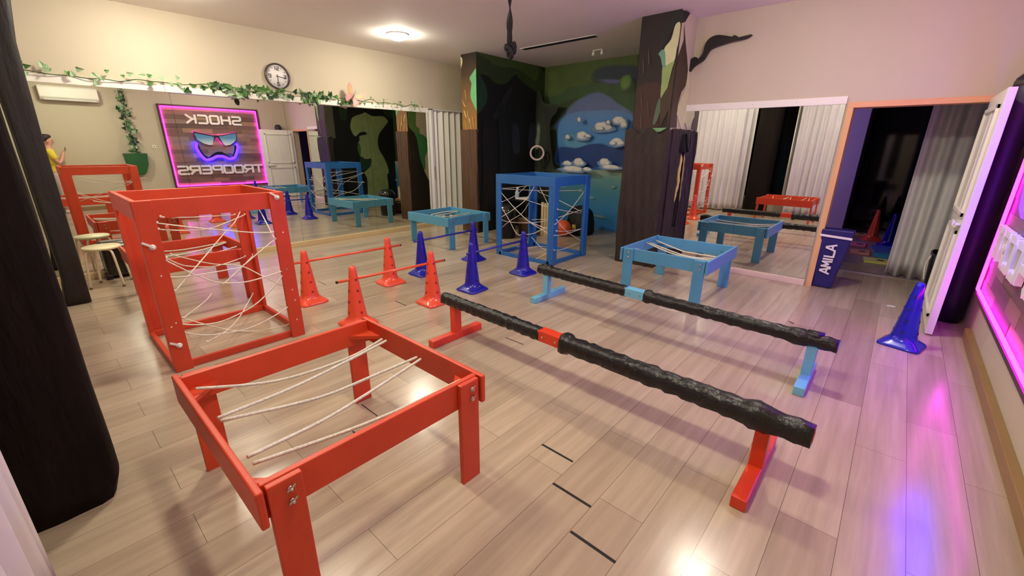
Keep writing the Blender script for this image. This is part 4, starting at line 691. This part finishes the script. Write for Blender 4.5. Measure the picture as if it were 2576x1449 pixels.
write(mb, '12', (.019, -.035, .082), u, v, n_, .026, .042, .012, .009, .002); write(mb, '3', (.019, .088, -.022), u, v, n_, .028, .042, 0, .009, .002)
write(mb, '6', (.019, -.014, -.124), u, v, n_, .028, .042, 0, .009, .002); write(mb, '9', (.019, -.118, -.022), u, v, n_, .028, .042, 0, .009, .002)
for k in range(12):
    if k % 3: mb.obox((.0195, .118*math.sin(k*math.pi/6), .118*math.cos(k*math.pi/6)), (.001, 0, 0), (0, .004, 0), (0, 0, .006))
mb.build('clock_numerals', mat('ink_black', (30, 30, 34), .5, var=0), ck)
for (a, l, nm) in ((math.radians(98), .10, 'minute_hand'), (math.radians(181), .085, 'hour_hand')):
    dv = Vector((0, math.sin(a), math.cos(a))); MB().obox(Vector((.023, 0, 0))+dv*(l/2-.01), dv*(l/2+.015), dv.cross(Vector((1, 0, 0)))*.0035, (.001, 0, 0)).build(nm, mat('ink_black', (30, 30, 34)), ck)
bf = thing('butterfly_ornament', 'pink and orange butterfly ornament on the ivy trim', 'butterfly', (XL+.15, 3.86, 2.30))
def R2(p, a): return (p[0]*math.cos(a)-p[1]*math.sin(a), p[0]*math.sin(a)+p[1]*math.cos(a))
for s in (-1, 1):
    for nm, q, mm in (('upper_wing', [(.012, .02), (.05, .09), (.11, .15), (.16, .15), (.155, .08), (.10, .02), (.03, 0)], 0), ('lower_wing', [(.012, -.005), (.09, .0), (.12, -.04), (.10, -.10), (.06, -.115), (.03, -.06)], 1)):
        pts = [R2((s*a, b_), -.55) for a, b_ in smooth_poly(q, 4)]; ins = [R2((s*(.075 if mm == 0 else .065)+s*(a-(.075 if mm == 0 else .065))*.55, (.075 if mm == 0 else -.05)+(b_-(.075 if mm == 0 else -.05))*.55), -.55) for a, b_ in smooth_poly(q, 4)]
        tilt = lambda p: (abs(p[0]*math.cos(.55)-p[1]*math.sin(.55))*.25, p[0], p[1])
        wg = MB().slab([tilt(p) for p in pts], (1, 0, 0), .003).add([Vector(tilt(p))+Vector((.0045, 0, 0)) for p in ins], [list(range(len(ins)))], 1)
        wg.build(nm, [mat('butterfly_pink', (206, 150, 138), .5, var=.2, scale=30), mat('butterfly_orange', (226, 172, 112), .5, var=.2, scale=30) if mm == 0 else mat('butterfly_rose', (222, 164, 160), .5, var=.15, scale=30)], bf, recalc=False)
MB().tube([(.01,)+R2((0, -.06), -.55), (.014,)+R2((0, 0), -.55), (.01,)+R2((0, .06), -.55)], [.006, .012, .008], 8).tube([(.01,)+R2((0, .06), -.55), (.02,)+R2((-.02, .12), -.55)], .002, 4).tube([(.01,)+R2((0, .06), -.55), (.02,)+R2((.02, .12), -.55)], .002, 4).build('butterfly_body', mat('butterfly_brown', (120, 88, 76), .6), bf)

# ---------------------------------------------------------------- the sign on the right wall
sg = thing('wall_sign', 'large wooden plank sign reading SHOCK TROOPERS with pink neon border and glowing mask emblem', 'sign', (XS, 3.95, 1.48))
Y0, Y1, Z0, Z1 = 2.775, 5.09, .44, 2.53
wp = [mat('sign_plank_%d' % i, c, .6, var=.25, scale=4, stretch=(1, .5, 5)) for i, c in enumerate(((132, 104, 82), (112, 88, 72), (150, 120, 92), (98, 76, 66), (138, 116, 100)))]
mb = MB(); rn = random.Random(12); rowh = (Z1-Z0)/19
for i in range(19):
    y = Y0
    while y < Y1-.01:
        e = min(Y1, y+rn.uniform(.35, .95)); e = Y1 if Y1-e < .2 else e
        mb.box(-.004-rn.uniform(0, .006), XE-XS, y+.001-3.95, e-.001-3.95, Z0+i*rowh+.001-1.48, Z0+(i+1)*rowh-.001-1.48, rn.randrange(5)); y = e
mb.build('plank_board', wp, sg)
fr = MB()
for (a, b_, c, d) in ((Y0-.03, Y1+.03, Z0-.03, Z0), (Y0-.03, Y1+.03, Z1, Z1+.03), (Y0-.03, Y0, Z0, Z1), (Y1, Y1+.03, Z0, Z1)): fr.box(-.035, XE-XS, a-3.95, b_-3.95, c-1.48, d-1.48)
fr.build('sign_frame', mat('sign_frame_dark', (66, 44, 40), .5, var=.2), sg)
G = lambda y, z, dx=-.03: (dx, y-3.95, z-1.48)
npk = emis('pink_neon', (1.0, .012, .85), NEON_PINK); nbl = emis('blue_neon', (.010, .002, 1.0), NEON_BLUE)
for (a, b_) in (((Y0+.03, Z0+.03), (Y1-.03, Z0+.03)), ((Y1-.03, Z0+.03), (Y1-.03, Z1-.03)), ((Y1-.03, Z1-.03), (Y0+.03, Z1-.03)), ((Y0+.03, Z1-.03), (Y0+.03, Z0+.03))):
    MB().tube([G(*a), G(*b_)], .012, 8).build('neon_tube', npk, sg)
mlet = mat('white_letters', (240, 234, 226), .4, var=.0)
write(MB(), 'SHOCK', G(4.62, 2.12, -.012), (0, -1, 0), (0, 0, 1), (-1, 0, 0), .20, .20, .075, .050, .03).build('lettering', mlet, sg)
write(MB(), 'TROOPERS', G(5.0, .785, -.012), (0, -1, 0), (0, 0, 1), (-1, 0, 0), .212, .20, .058, .050, .03).build('lettering', mlet, sg)
sd = D['sign']
PL = lambda pts, dx: [G(y, z, dx) for y, z in pts]
MB().slab(PL(sd['goggles'], -.055), (1, 0, 0), .02).build('goggle_frame', mat('goggle_purple', (44, 24, 52), .4, var=.05), sg)
lensm = ramp_mat('goggle_lens', 2, [(.05, (238, 236, 214)), (.16, (170, 198, 206)), (.26, (98, 150, 186)), (.42, (86, 136, 178))], rough=.25, var=.01)
for k in ('lensA', 'lensB'): MB().slab(PL(sd[k], -.062), (1, 0, 0), .008).build('goggle_lens', lensm, sg)
mi_, mo = sd['mouth_in'], sd['mouth_out']
ring = mo+[mo[-1]]
mth = smooth_poly(mo, 3); mo_low = mo
mb = MB(); inn = mi_[::-1]      # strip between outer and inner outline
oo = mo[1:]; k_in = inn
def resample(p, n):
    L = [0]
    for a, b_ in zip(p[:-1], p[1:]): L.append(L[-1]+math.dist(a, b_))
    o = []
    for i in range(n):
        s = L[-1]*i/(n-1); j = max(q for q in range(len(L)-1) if L[q] <= s+1e-9); u_ = (s-L[j])/max(L[j+1]-L[j], 1e-9); o.append(tuple(p[j][a]*(1-u_)+p[j+1][a]*u_ for a in (0, 1)))
    return o
n1 = 40; ro, ri = resample(mo, n1), resample(inn, n1)
for i in range(n1-1):
    def mixp(a, b_, t): return tuple(a[q]*(1-t)+b_[q]*t for q in (0, 1))
    qd = [mixp(ro[i], ri[i], .5), mixp(ro[i+1], ri[i+1], .5), ri[i+1], ri[i]]
    mb.slab(PL(qd, -.06), (1, 0, 0), .03)
mb.build('mouth_plate', mat('mouth_black', (16, 14, 20), .35, var=.05), sg)
mid_ = [tuple(ro[i][q]*.62+ri[i][q]*.38 for q in (0, 1)) for i in range(n1)]
MB().tube([G(y, z, -.045) for y, z in mid_], .042, 8).build('neon_tube', nbl, sg)
gp = sd['goggles']
MB().tube([G(y, z-.02, -.022) for y, z in gp[0:6]], .010, 6).build('neon_tube', npk, sg)
MB().tube([G(y, z+.02, -.022) for y, z in gp[9:16]], .008, 6).build('neon_tube', npk, sg)
rm = thing('rolled_mat', 'tall dark navy padded mat standing behind the open door', 'mat', (.615, 5.62, 0))
MB().tube([(0, 0, 0.01), (0, 0, .2), (0, 0, 2.0), (.0, 0, 2.12), (0, 0, 2.16)], [.088, .09, .09, .085, .05], 18).build('mat_roll', mat('navy_mat', (26, 24, 40), .5, var=.1), rm)
MB().tube([(0, 0, 2.06), (0, 0, 2.10)], .092, 18).build('mat_band', mat('olive_band', (60, 62, 40), .6), rm)

# ---------------------------------------------------------------- right wall things seen in the mirror
ac = thing('air_conditioner', 'white split air conditioner high on the sign wall, seen in the left mirror', 'air conditioner', (XE, 1.16, 2.49))
MB().slab([(0, -.49, 0), (-.14, -.49, .0), (-.205, -.49, .06), (-.21, -.49, .26), (-.18, -.49, .30), (0, -.49, .30)], (0, 1, 0), .98).build('housing', M_TRIM, ac, bevel=.015)
MB().box(-.20, -.10, -.44, .44, -.004, .035).build('air_flap', mat('flap_grey', (200, 198, 190), .4), ac, bevel=.006)
pl_ = thing('tall_planter', 'tall dark green planter with climbing ivy on the sign wall, in the left mirror', 'planter', (.65, 2.06, 0))
MB().loft([[(x*k, y*k2, z) for x, y in ((-.08, -.235), (.08, -.235), (.08, .235), (-.08, .235))] for z, k, k2 in ((.80, .4, .35), (.86, .55, .6), (1.05, .8, .9), (1.33, 1, 1), (1.335, .93, .95), (1.25, .9, .93))], smooth=False).build('planter_box', mat('planter_green', (34, 92, 48), .5, var=.25, scale=4), pl_, bevel=.006)
MB().tube([(.0, .05, 1.24), (.03, .02, 2.0), (.05, -.01, 2.82)], .006, 5).build('ivy_stem', M_LEAFD, pl_)
mb = MB()
for k in range(110):
    z = rl.uniform(1.3, 2.85); an = rl.uniform(0, 6.28)
    leaf(mb, (rl.uniform(-.06, .045), .04-(z-1.3)*.03+rl.uniform(-.08, .08), z), (rl.uniform(-.4, .4), math.cos(an), math.sin(an)), (-.4, -math.sin(an), math.cos(an)), rl.uniform(.05, .10), rl.choice((0, 1, 1, 2)))
mb.build('ivy_leaves', [M_LEAF, M_LEAFD, M_LEAFP], pl_, recalc=False)
so = thing('wall_socket', 'small white wall socket between the planter and the sign, seen in the left mirror', 'socket', (XE, 2.50, 1.50))
MB().box(-.012, 0, -.04, .04, -.04, .04).build('socket_plate', M_TRIM, so, bevel=.004); MB().lathe([(.012, 0), (.012, .002)], (-.014, 0, 0), 12, axis='x').build('socket_hole', M_BLACK, so)

# ---------------------------------------------------------------- things behind the blue tower
bn = thing('round_bin', 'black round bin with shiny domed lid beside the left tree pillar', 'bin', (-5.14, 5.62, 0))
MB().lathe([(.15, 0), (.165, .01), (.175, .46), (.172, .47)], n=28).build('bin_body', mat('bin_black', (12, 12, 12), .4, var=.1), bn)
MB().lathe([(.180, .465), (.185, .475), (.180, .50), (.16, .55), (.11, .59), (.05, .605), (.001, .608)], n=28).build('bin_lid', mat('bin_lid', (34, 38, 30), .12, var=.1, coat=.6), bn)
tb = thing('side_table', 'low black side table in front of the dark forest mural', 'side table', (-5.42, 6.45, 0))
MB().box(-.26, .26, -.22, .22, .57, .60).build('table_top', mat('table_black', (15, 14, 14), .4), tb, bevel=.004)
for a in (-1, 1):
    for b_ in (-1, 1): MB().box(a*.23-.02, a*.23+.02, b_*.19-.02, b_*.19+.02, 0, .57).build('leg', mat('table_black', (15, 14, 14)), tb)
MB().box(-.24, .24, -.20, .20, .18, .20).build('shelf', mat('table_black', (15, 14, 14)), tb)
tag(MB().slab([(-5.50, 6.28, .602), (-5.22, 6.30, .602), (-5.20, 6.52, .602), (-5.44, 6.55, .602)], (0, 0, 1), .03).build('paper_stack', mat('paper_white', (226, 222, 214), .7), bevel=.003), 'stack of white papers on the low black side table', 'papers')
bt = thing('spray_bottle', 'clear bottle on the low black side table', 'bottle', (-5.58, 6.42, .60))
MB().lathe([(.001, 0), (.04, .002), (.042, .01), (.042, .11), (.03, .14), (.016, .155), (.016, .17)], n=18).build('bottle_body', mat('clear_plastic', (186, 204, 206), .15, var=.05), bt)
MB().lathe([(.018, .165), (.018, .20), (.012, .205)], n=14).box(-.01, .045, -.01, .01, .195, .22).build('spray_cap', M_TRIM, bt)
rg = thing('ring_light', 'white ring light on a thin stand before the forest mural', 'ring light', (-5.55, 6.98, 0))
pts = [(.13*math.sin(a)*.80, .13*math.sin(a)*.6, 1.45+.13*math.cos(a)) for a in [2*math.pi*k/28 for k in range(28)]]
MB().tube(pts, .020, 8, closed=True).build('light_ring', mat('ring_white', (226, 206, 196), .4), rg)
MB().tube([(0, 0, .35), (0, 0, 1.33)], .010, 8).build('stand_pole', mat('stand_dark', (34, 28, 26), .4), rg)
MB().box(-.035, .035, -.012, .012, 1.37, 1.52).build('phone_holder', M_BLACK, rg)
for k in range(3): MB().tube([(0, 0, .42), (.22*math.cos(k*2.09), .22*math.sin(k*2.09), .008)], .007, 6).build('leg', mat('stand_dark', (34, 28, 26)), rg)
ws = thing('board_stack', 'pale wooden boards standing upright behind the blue tower', 'boards', (-4.72, 6.30, 0), .65)
for k in range(5): MB().box(-.125+k*.05, -.081+k*.05, -.06+.006*(k % 2), .06, 0, .60-.012*(k % 3)).build('board', mat('pale_board', (220, 200, 140), .6, var=.12, scale=4, stretch=(5, 5, .6)), ws, bevel=.004)
tag(MB().lathe([(.001, -.15)]+[(.15*math.cos(a), .15*math.sin(a)) for a in [(-.45+.1*k)*math.pi for k in range(10)]]+[(.001, .15)], (-4.45, 6.42, .15), 24).build('exercise_ball', mat('orange_ball', (206, 84, 42), .35, var=.05)), 'orange exercise ball behind the right side of the blue tower', 'ball')
bg = thing('black_bag', 'black sports bag slumped on the floor behind the blue tower', 'bag', (-4.36, 6.86, 0), -.2)
MB().loft([[(x*k, y*k, z) for x, y, z0 in rsq(.2, .6, 0, 20)] for z, k in ((0, .95), (.05, 1.1), (.25, 1.08), (.42, .9), (.50, .55), (.53, .2))]).build('bag_body', mat('bag_black', (16, 18, 18), .7, var=.2, bump=.4, bscale=12), bg)
MB().tube(spline([(-.12, -.12, .42), (-.06, -.20, .5), (.06, -.2, .5), (.12, -.12, .42)], 5), .012, 6).build('bag_handle', M_BLACK, bg)
MB().box(.02, .10, -.245, -.22, .10, .20).build('bag_tag', mat('tag_yellow', (206, 184, 90), .6), bg)
dm = thing('hand_drum', 'dark brown hand drum on the floor between the cord tower and the mural', 'drum', (-5.0, 6.02, 0))
MB().lathe([(.13, 0), (.15, .08), (.17, .22), (.165, .30)], n=24).build('drum_shell', mat('drum_brown', (66, 46, 26), .4, var=.2), dm)
MB().lathe([(.168, .29), (.17, .31), (.001, .315)], n=24).build('drum_head', mat('drum_skin', (120, 100, 70), .5), dm)
MB().tube([(.168*math.cos(a), .168*math.sin(a), .27) for a in [2*math.pi*k/24 for k in range(24)]], .006, 6, closed=True).build('drum_hoop', M_WOODEDGE, dm)

# ---------------------------------------------------------------- doorway things
pd = thing('kick_shield', 'navy blue kick shield lettered AMILA leaning by the door jamb', 'kick shield', (-.44, 6.02, 0))
mb = MB(); mb.loft([[(x0, 0, z), (x1, 0, z), (x1, .16, z), (x0, .16, z)] for z, x0, x1 in ((.005, -.088, .09), (.02, -.095, .10), (.35, -.105, .14), (.66, -.115, .185), (.70, -.11, .19))], smooth=False)
for i, p in enumerate(mb.v): mb.v[i] = (p[0], p[1]-.055*p[2]/.7, p[2])
mb.build('pad_body', mat('navy_vinyl', (30, 26, 96), .45, var=.08, scale=6, bump=.1, bscale=30), pd, bevel=.02)
MB().slab([(-.118, -.058, .615), (.182, -.058, .60), (.182, -.058, .625), (-.118, -.058, .64)], (0, -1, 0), .004).build('white_band', M_TRIM, pd)
write(MB(), 'AMILA', (.045, -.034, .185), (.04, -.085, 1), (-1, 0, 0), (0, -1, -.08), .066, .085, .014, .019, .004).build('lettering', M_TRIM, pd)
for i, (x0, x1, y0, y1, c, cn) in enumerate(((-.44, -.20, 9.1, 9.5, (214, 130, 140), 'pink'), (-.36, -.12, 8.45, 8.75, (228, 164, 112), 'orange'), (-.16, .16, 7.9, 8.2, (222, 222, 110), 'yellow'), (-.1, .3, 8.85, 9.4, (60, 92, 180), 'blue'), (-.05, .3, 8.35, 8.7, (50, 150, 170), 'teal'), (-.5, -.24, 10.3, 10.6, (222, 180, 110), 'sand-coloured'))):
    t = thing('foam_tile', '%s foam play tile on the floor of the dark room beyond the doorway' % cn, 'foam tile', ((x0+x1)/2, (y0+y1)/2, 0), rz=.05*i, group='foam play tiles')
    MB().box(-(x1-x0)/2, (x1-x0)/2, -(y1-y0)/2, (y1-y0)/2, .001, .03).build('tile', mat('foam_%d' % i, c, .7, var=.05), t, bevel=.006)
    MB().lathe([(.05, .0302), (.05, .031)], (.03, 0, 0), 12).build('cut_out', mat('foam_dark', (70, 56, 50), .8), t)
bb = thing('black_crate', 'black bin with white cord in the passage behind the open door', 'bin', (.62, 6.42, 0))
MB().loft([[(x*k, y*k, z) for x, y, z0 in rsq(.19, .2, 0, 24)] for z, k in ((0, .85), (.02, .88), (.50, 1.05), (.51, 1.0), (.46, .97), (.05, .8))]).build('bin_body', mat('crate_black', (12, 12, 13), .45, var=.15), bb)
MB().tube(spline([(-.19, -.08, .50), (-.22, -.10, .40), (-.215, -.12, .30), (-.20, -.13, .22)], 5), .008, 6).build('white_cord', M_ROPE, bb)
MB().box(-.15, .10, -.05, .05, .42, .48).build('wood_block', M_WOODEDGE, bb)
tag(MB().slab([(.17, 5.74, .0), (.24, 5.75, .0), (.245, 5.79, .0), (.18, 5.785, .0)], (0, 0, 1), .004).build('paper_scrap', M_TRIM), 'white paper scrap on the floor before the doorway', 'paper scrap')
tag(MB().slab([(-.51, 4.54, .0), (-.46, 4.50, .0), (-.455, 4.51, .0), (-.50, 4.55, .0)], (0, 0, 1), .004).build('wood_chip', mat('chip_red', (110, 50, 36), .6)), 'small dark red chip on the floor beyond the pale blue beam', 'chip')
# open joints between floor boards
for i, ((xa, ya), (xb, yb)) in enumerate((((-1.161, 1.573), (-.958, 1.566)), ((-.946, 1.384), (-.733, 1.376)), ((-.728, 1.214), (-.515, 1.206)), ((-2.244, 2.452), (-2.04, 2.449)), ((-4.979, 2.09), (-4.789, 2.093)), ((-3.715, 2.33), (-3.513, 2.326)), ((-2.034, .93), (-1.956, .927)), ((-2.241, 1.102), (-2.056, 1.102)))):
    o = MB().box(xa, xb, min(ya, yb)-.004, max(ya, yb)+.002, .0002, .0009).build('floor_joint', mat('joint_black', (26, 20, 16), .8, var=0), bpy.data.objects['floor'])
# ---------------------------------------------------------------- person seen in the left mirror
def skin(name, joints, edges, m, parent, sub=2, root=0, k=1.0):
    me = bpy.data.meshes.new(name); me.from_pydata([j[:3] for j in joints], edges, []); me.materials.append(m)
    o = bpy.data.objects.new(name, me); C.objects.link(o); o.parent = parent
    o.modifiers.new('skin', 'SKIN').use_smooth_shade = True
    me.skin_vertices.new() if not me.skin_vertices else None
    for i, j in enumerate(joints):
        sv = me.skin_vertices[0].data[i]; r = j[3]; sv.radius = (r*k, (j[4] if len(j) > 4 else r)*k); sv.use_root = (i == root)
    md = o.modifiers.new('sub', 'SUBSURF'); md.levels = sub; md.render_levels = sub
    return o
M_SKIN = mat('skin', (206, 156, 130), .5, var=.05)
pe = thing('person', 'person in yellow shirt and pale trousers holding a dark phone, in the left mirror', 'person', (.47, .55, 0))
# facing +y; left side (-x) is towards the mirror
J = [(0, 0, .93, .125, .10), (0, .0, 1.08, .115, .085), (0, .0, 1.24, .135, .095), (0, -.005, 1.37, .13, .08), (0, .0, 1.45, .058), (0, .018, 1.52, .055),
     (0, .02, 1.585, .078, .092), (0, .015, 1.66, .082, .098), (0, .0, 1.70, .06, .07)]
E_ = [(0, 1), (1, 2), (2, 3), (3, 4), (4, 5), (5, 6), (6, 7), (7, 8)]
def chain(start, pts):
    p = start
    for q in pts: J.append(q); E_.append((p, len(J)-1)); p = len(J)-1
    return p
for s in (-1, 1):
    wr = chain(3, [(s*.17, 0, 1.385, .056), (s*.19, .04, 1.23, .046), (s*.185, .09, 1.12, .042), (s*.13, .155, 1.20, .037), (s*.075, .205, 1.33, .028), (s*.055, .225, 1.375, .030, .018)])
    chain(0, [(s*.095, .0, .86, .085), (s*.10, .015, .66, .072), (s*.10, .02, .48, .056), (s*.105, .0, .30, .052), (s*.105, -.02, .10, .036), (s*.11, .0, .055, .036), (s*.115, .12, .032, .032, .026), (s*.118, .19, .026, .022)])
body = skin('body', J, E_, M_SKIN, pe)
for s in (-1, 1):
    for i in range(4):
        a = .008*i; skin('finger', [(s*.055, .23-a*.6, 1.385-a, .010), (s*(.052), .252-a*.6, 1.412-a*1.6, .009), (s*.028, .266-a*.6, 1.428-a*1.9, .008)], [(0, 1), (1, 2)], M_SKIN, body, 1)
    skin('thumb', [(s*.05, .215, 1.375, .011), (s*.03, .215, 1.40, .010), (s*.018, .225, 1.42, .008)], [(0, 1), (1, 2)], M_SKIN, body, 1)
    MB().lathe([(.001, -.008), (.018, -.006), (.02, 0), (.012, .008), (.001, .009)], (s*.083, .015, 1.60), 10, axis='x').build('ear', M_SKIN, body)
    MB().lathe([(.001, -.004), (.009, -.002), (.010, .003), (.001, .006)], (s*.032, .108, 1.625), 10, axis='y').build('eye', mat('eye_dark', (40, 30, 26), .3), body)
MB().loft([[(-.006, .10, 1.625), (.006, .10, 1.625), (0, .112, 1.625)], [(-.014, .098, 1.585), (.014, .098, 1.585), (0, .134, 1.582)], [(-.008, .098, 1.572), (.008, .098, 1.572), (0, .11, 1.57)]]).build('nose', M_SKIN, body)
MB().obox((0, .104, 1.545), (.024, 0, 0), (0, .006, 0), (0, 0, .006)).build('mouth', mat('lips', (168, 96, 88), .5), body, bevel=.003)
hr = MB(); rings = []
for z, rx, ry, cy in ((1.60, .088, .06, -.045), (1.66, .093, .092, -.012), (1.71, .090, .098, .008), (1.745, .066, .076, .006), (1.757, .02, .03, .0)): rings.append([(rx*math.cos(a), cy+ry*math.sin(a), z) for a in [2*math.pi*k/20 for k in range(20)]])
hr.loft(rings).build('hair', mat('dark_hair', (44, 32, 24), .6, var=.3, scale=30), pe)
SJ = [(0, 0, .86, .150, .118), (0, .0, .98, .150, .112), (0, .0, 1.10, .138, .104), (0, .0, 1.24, .152, .108), (0, -.005, 1.36, .142, .090), (0, 0, 1.425, .075)]
SE = [(0, 1), (1, 2), (2, 3), (3, 4), (4, 5)]
for s in (-1, 1):
    SJ += [(s*.175, .0, 1.385, .072), (s*.192, .03, 1.29, .066), (s*.19, .06, 1.20, .062)]; n = len(SJ); SE += [(4, n-3), (n-3, n-2), (n-2, n-1)]
skin('shirt', SJ, SE, mat('yellow_shirt', (232, 208, 62), .8, var=.05), pe, root=1)
TJ = [(0, 0, .93, .135, .11)]; TE = []
for s in (-1, 1):
    TJ += [(s*.095, 0, .85, .094), (s*.10, .015, .66, .084), (s*.10, .02, .48, .070), (s*.105, .0, .28, .066), (s*.107, -.015, .11, .062)]; n = len(TJ); TE += [(0, n-5)]+[(n-5+i, n-4+i) for i in range(4)]
skin('trousers', TJ, TE, mat('pale_trousers', (200, 184, 174), .8, var=.05), pe)
for s in (-1, 1):
    skin('shoe', [(s*.108, -.05, .045, .045, .040), (s*.112, .04, .042, .044, .038), (s*.116, .13, .035, .044, .030), (s*.118, .20, .028, .032, .022)], [(0, 1), (1, 2), (2, 3)], mat('white_shoe', (224, 220, 212), .5), pe, root=1)
ph = tag(MB().box(-.075, .075, -.005, .005, -.038, .038).build('phone', mat('phone_black', (20, 18, 18), .3), bevel=.004), 'dark phone held up by the person in the yellow shirt, seen in the left mirror', 'phone')
ph.location = (.47, .815, 1.44)
# a violet tube lamp on the wall of the dark room
vl = thing('tube_lamp', 'violet tube lamp on the side wall of the dark room behind the doorway', 'lamp', (-2.2, 9.2, 1.9))
MB().tube([(0, -.6, 0), (0, .6, 0)], .018, 10).build('lamp_tube', emis('violet_glow', (.55, .34, 1.0), 60.0), vl)
MB().box(-.05, -.02, -.62, .62, -.02, .02).build('lamp_base', M_TRIM, vl)
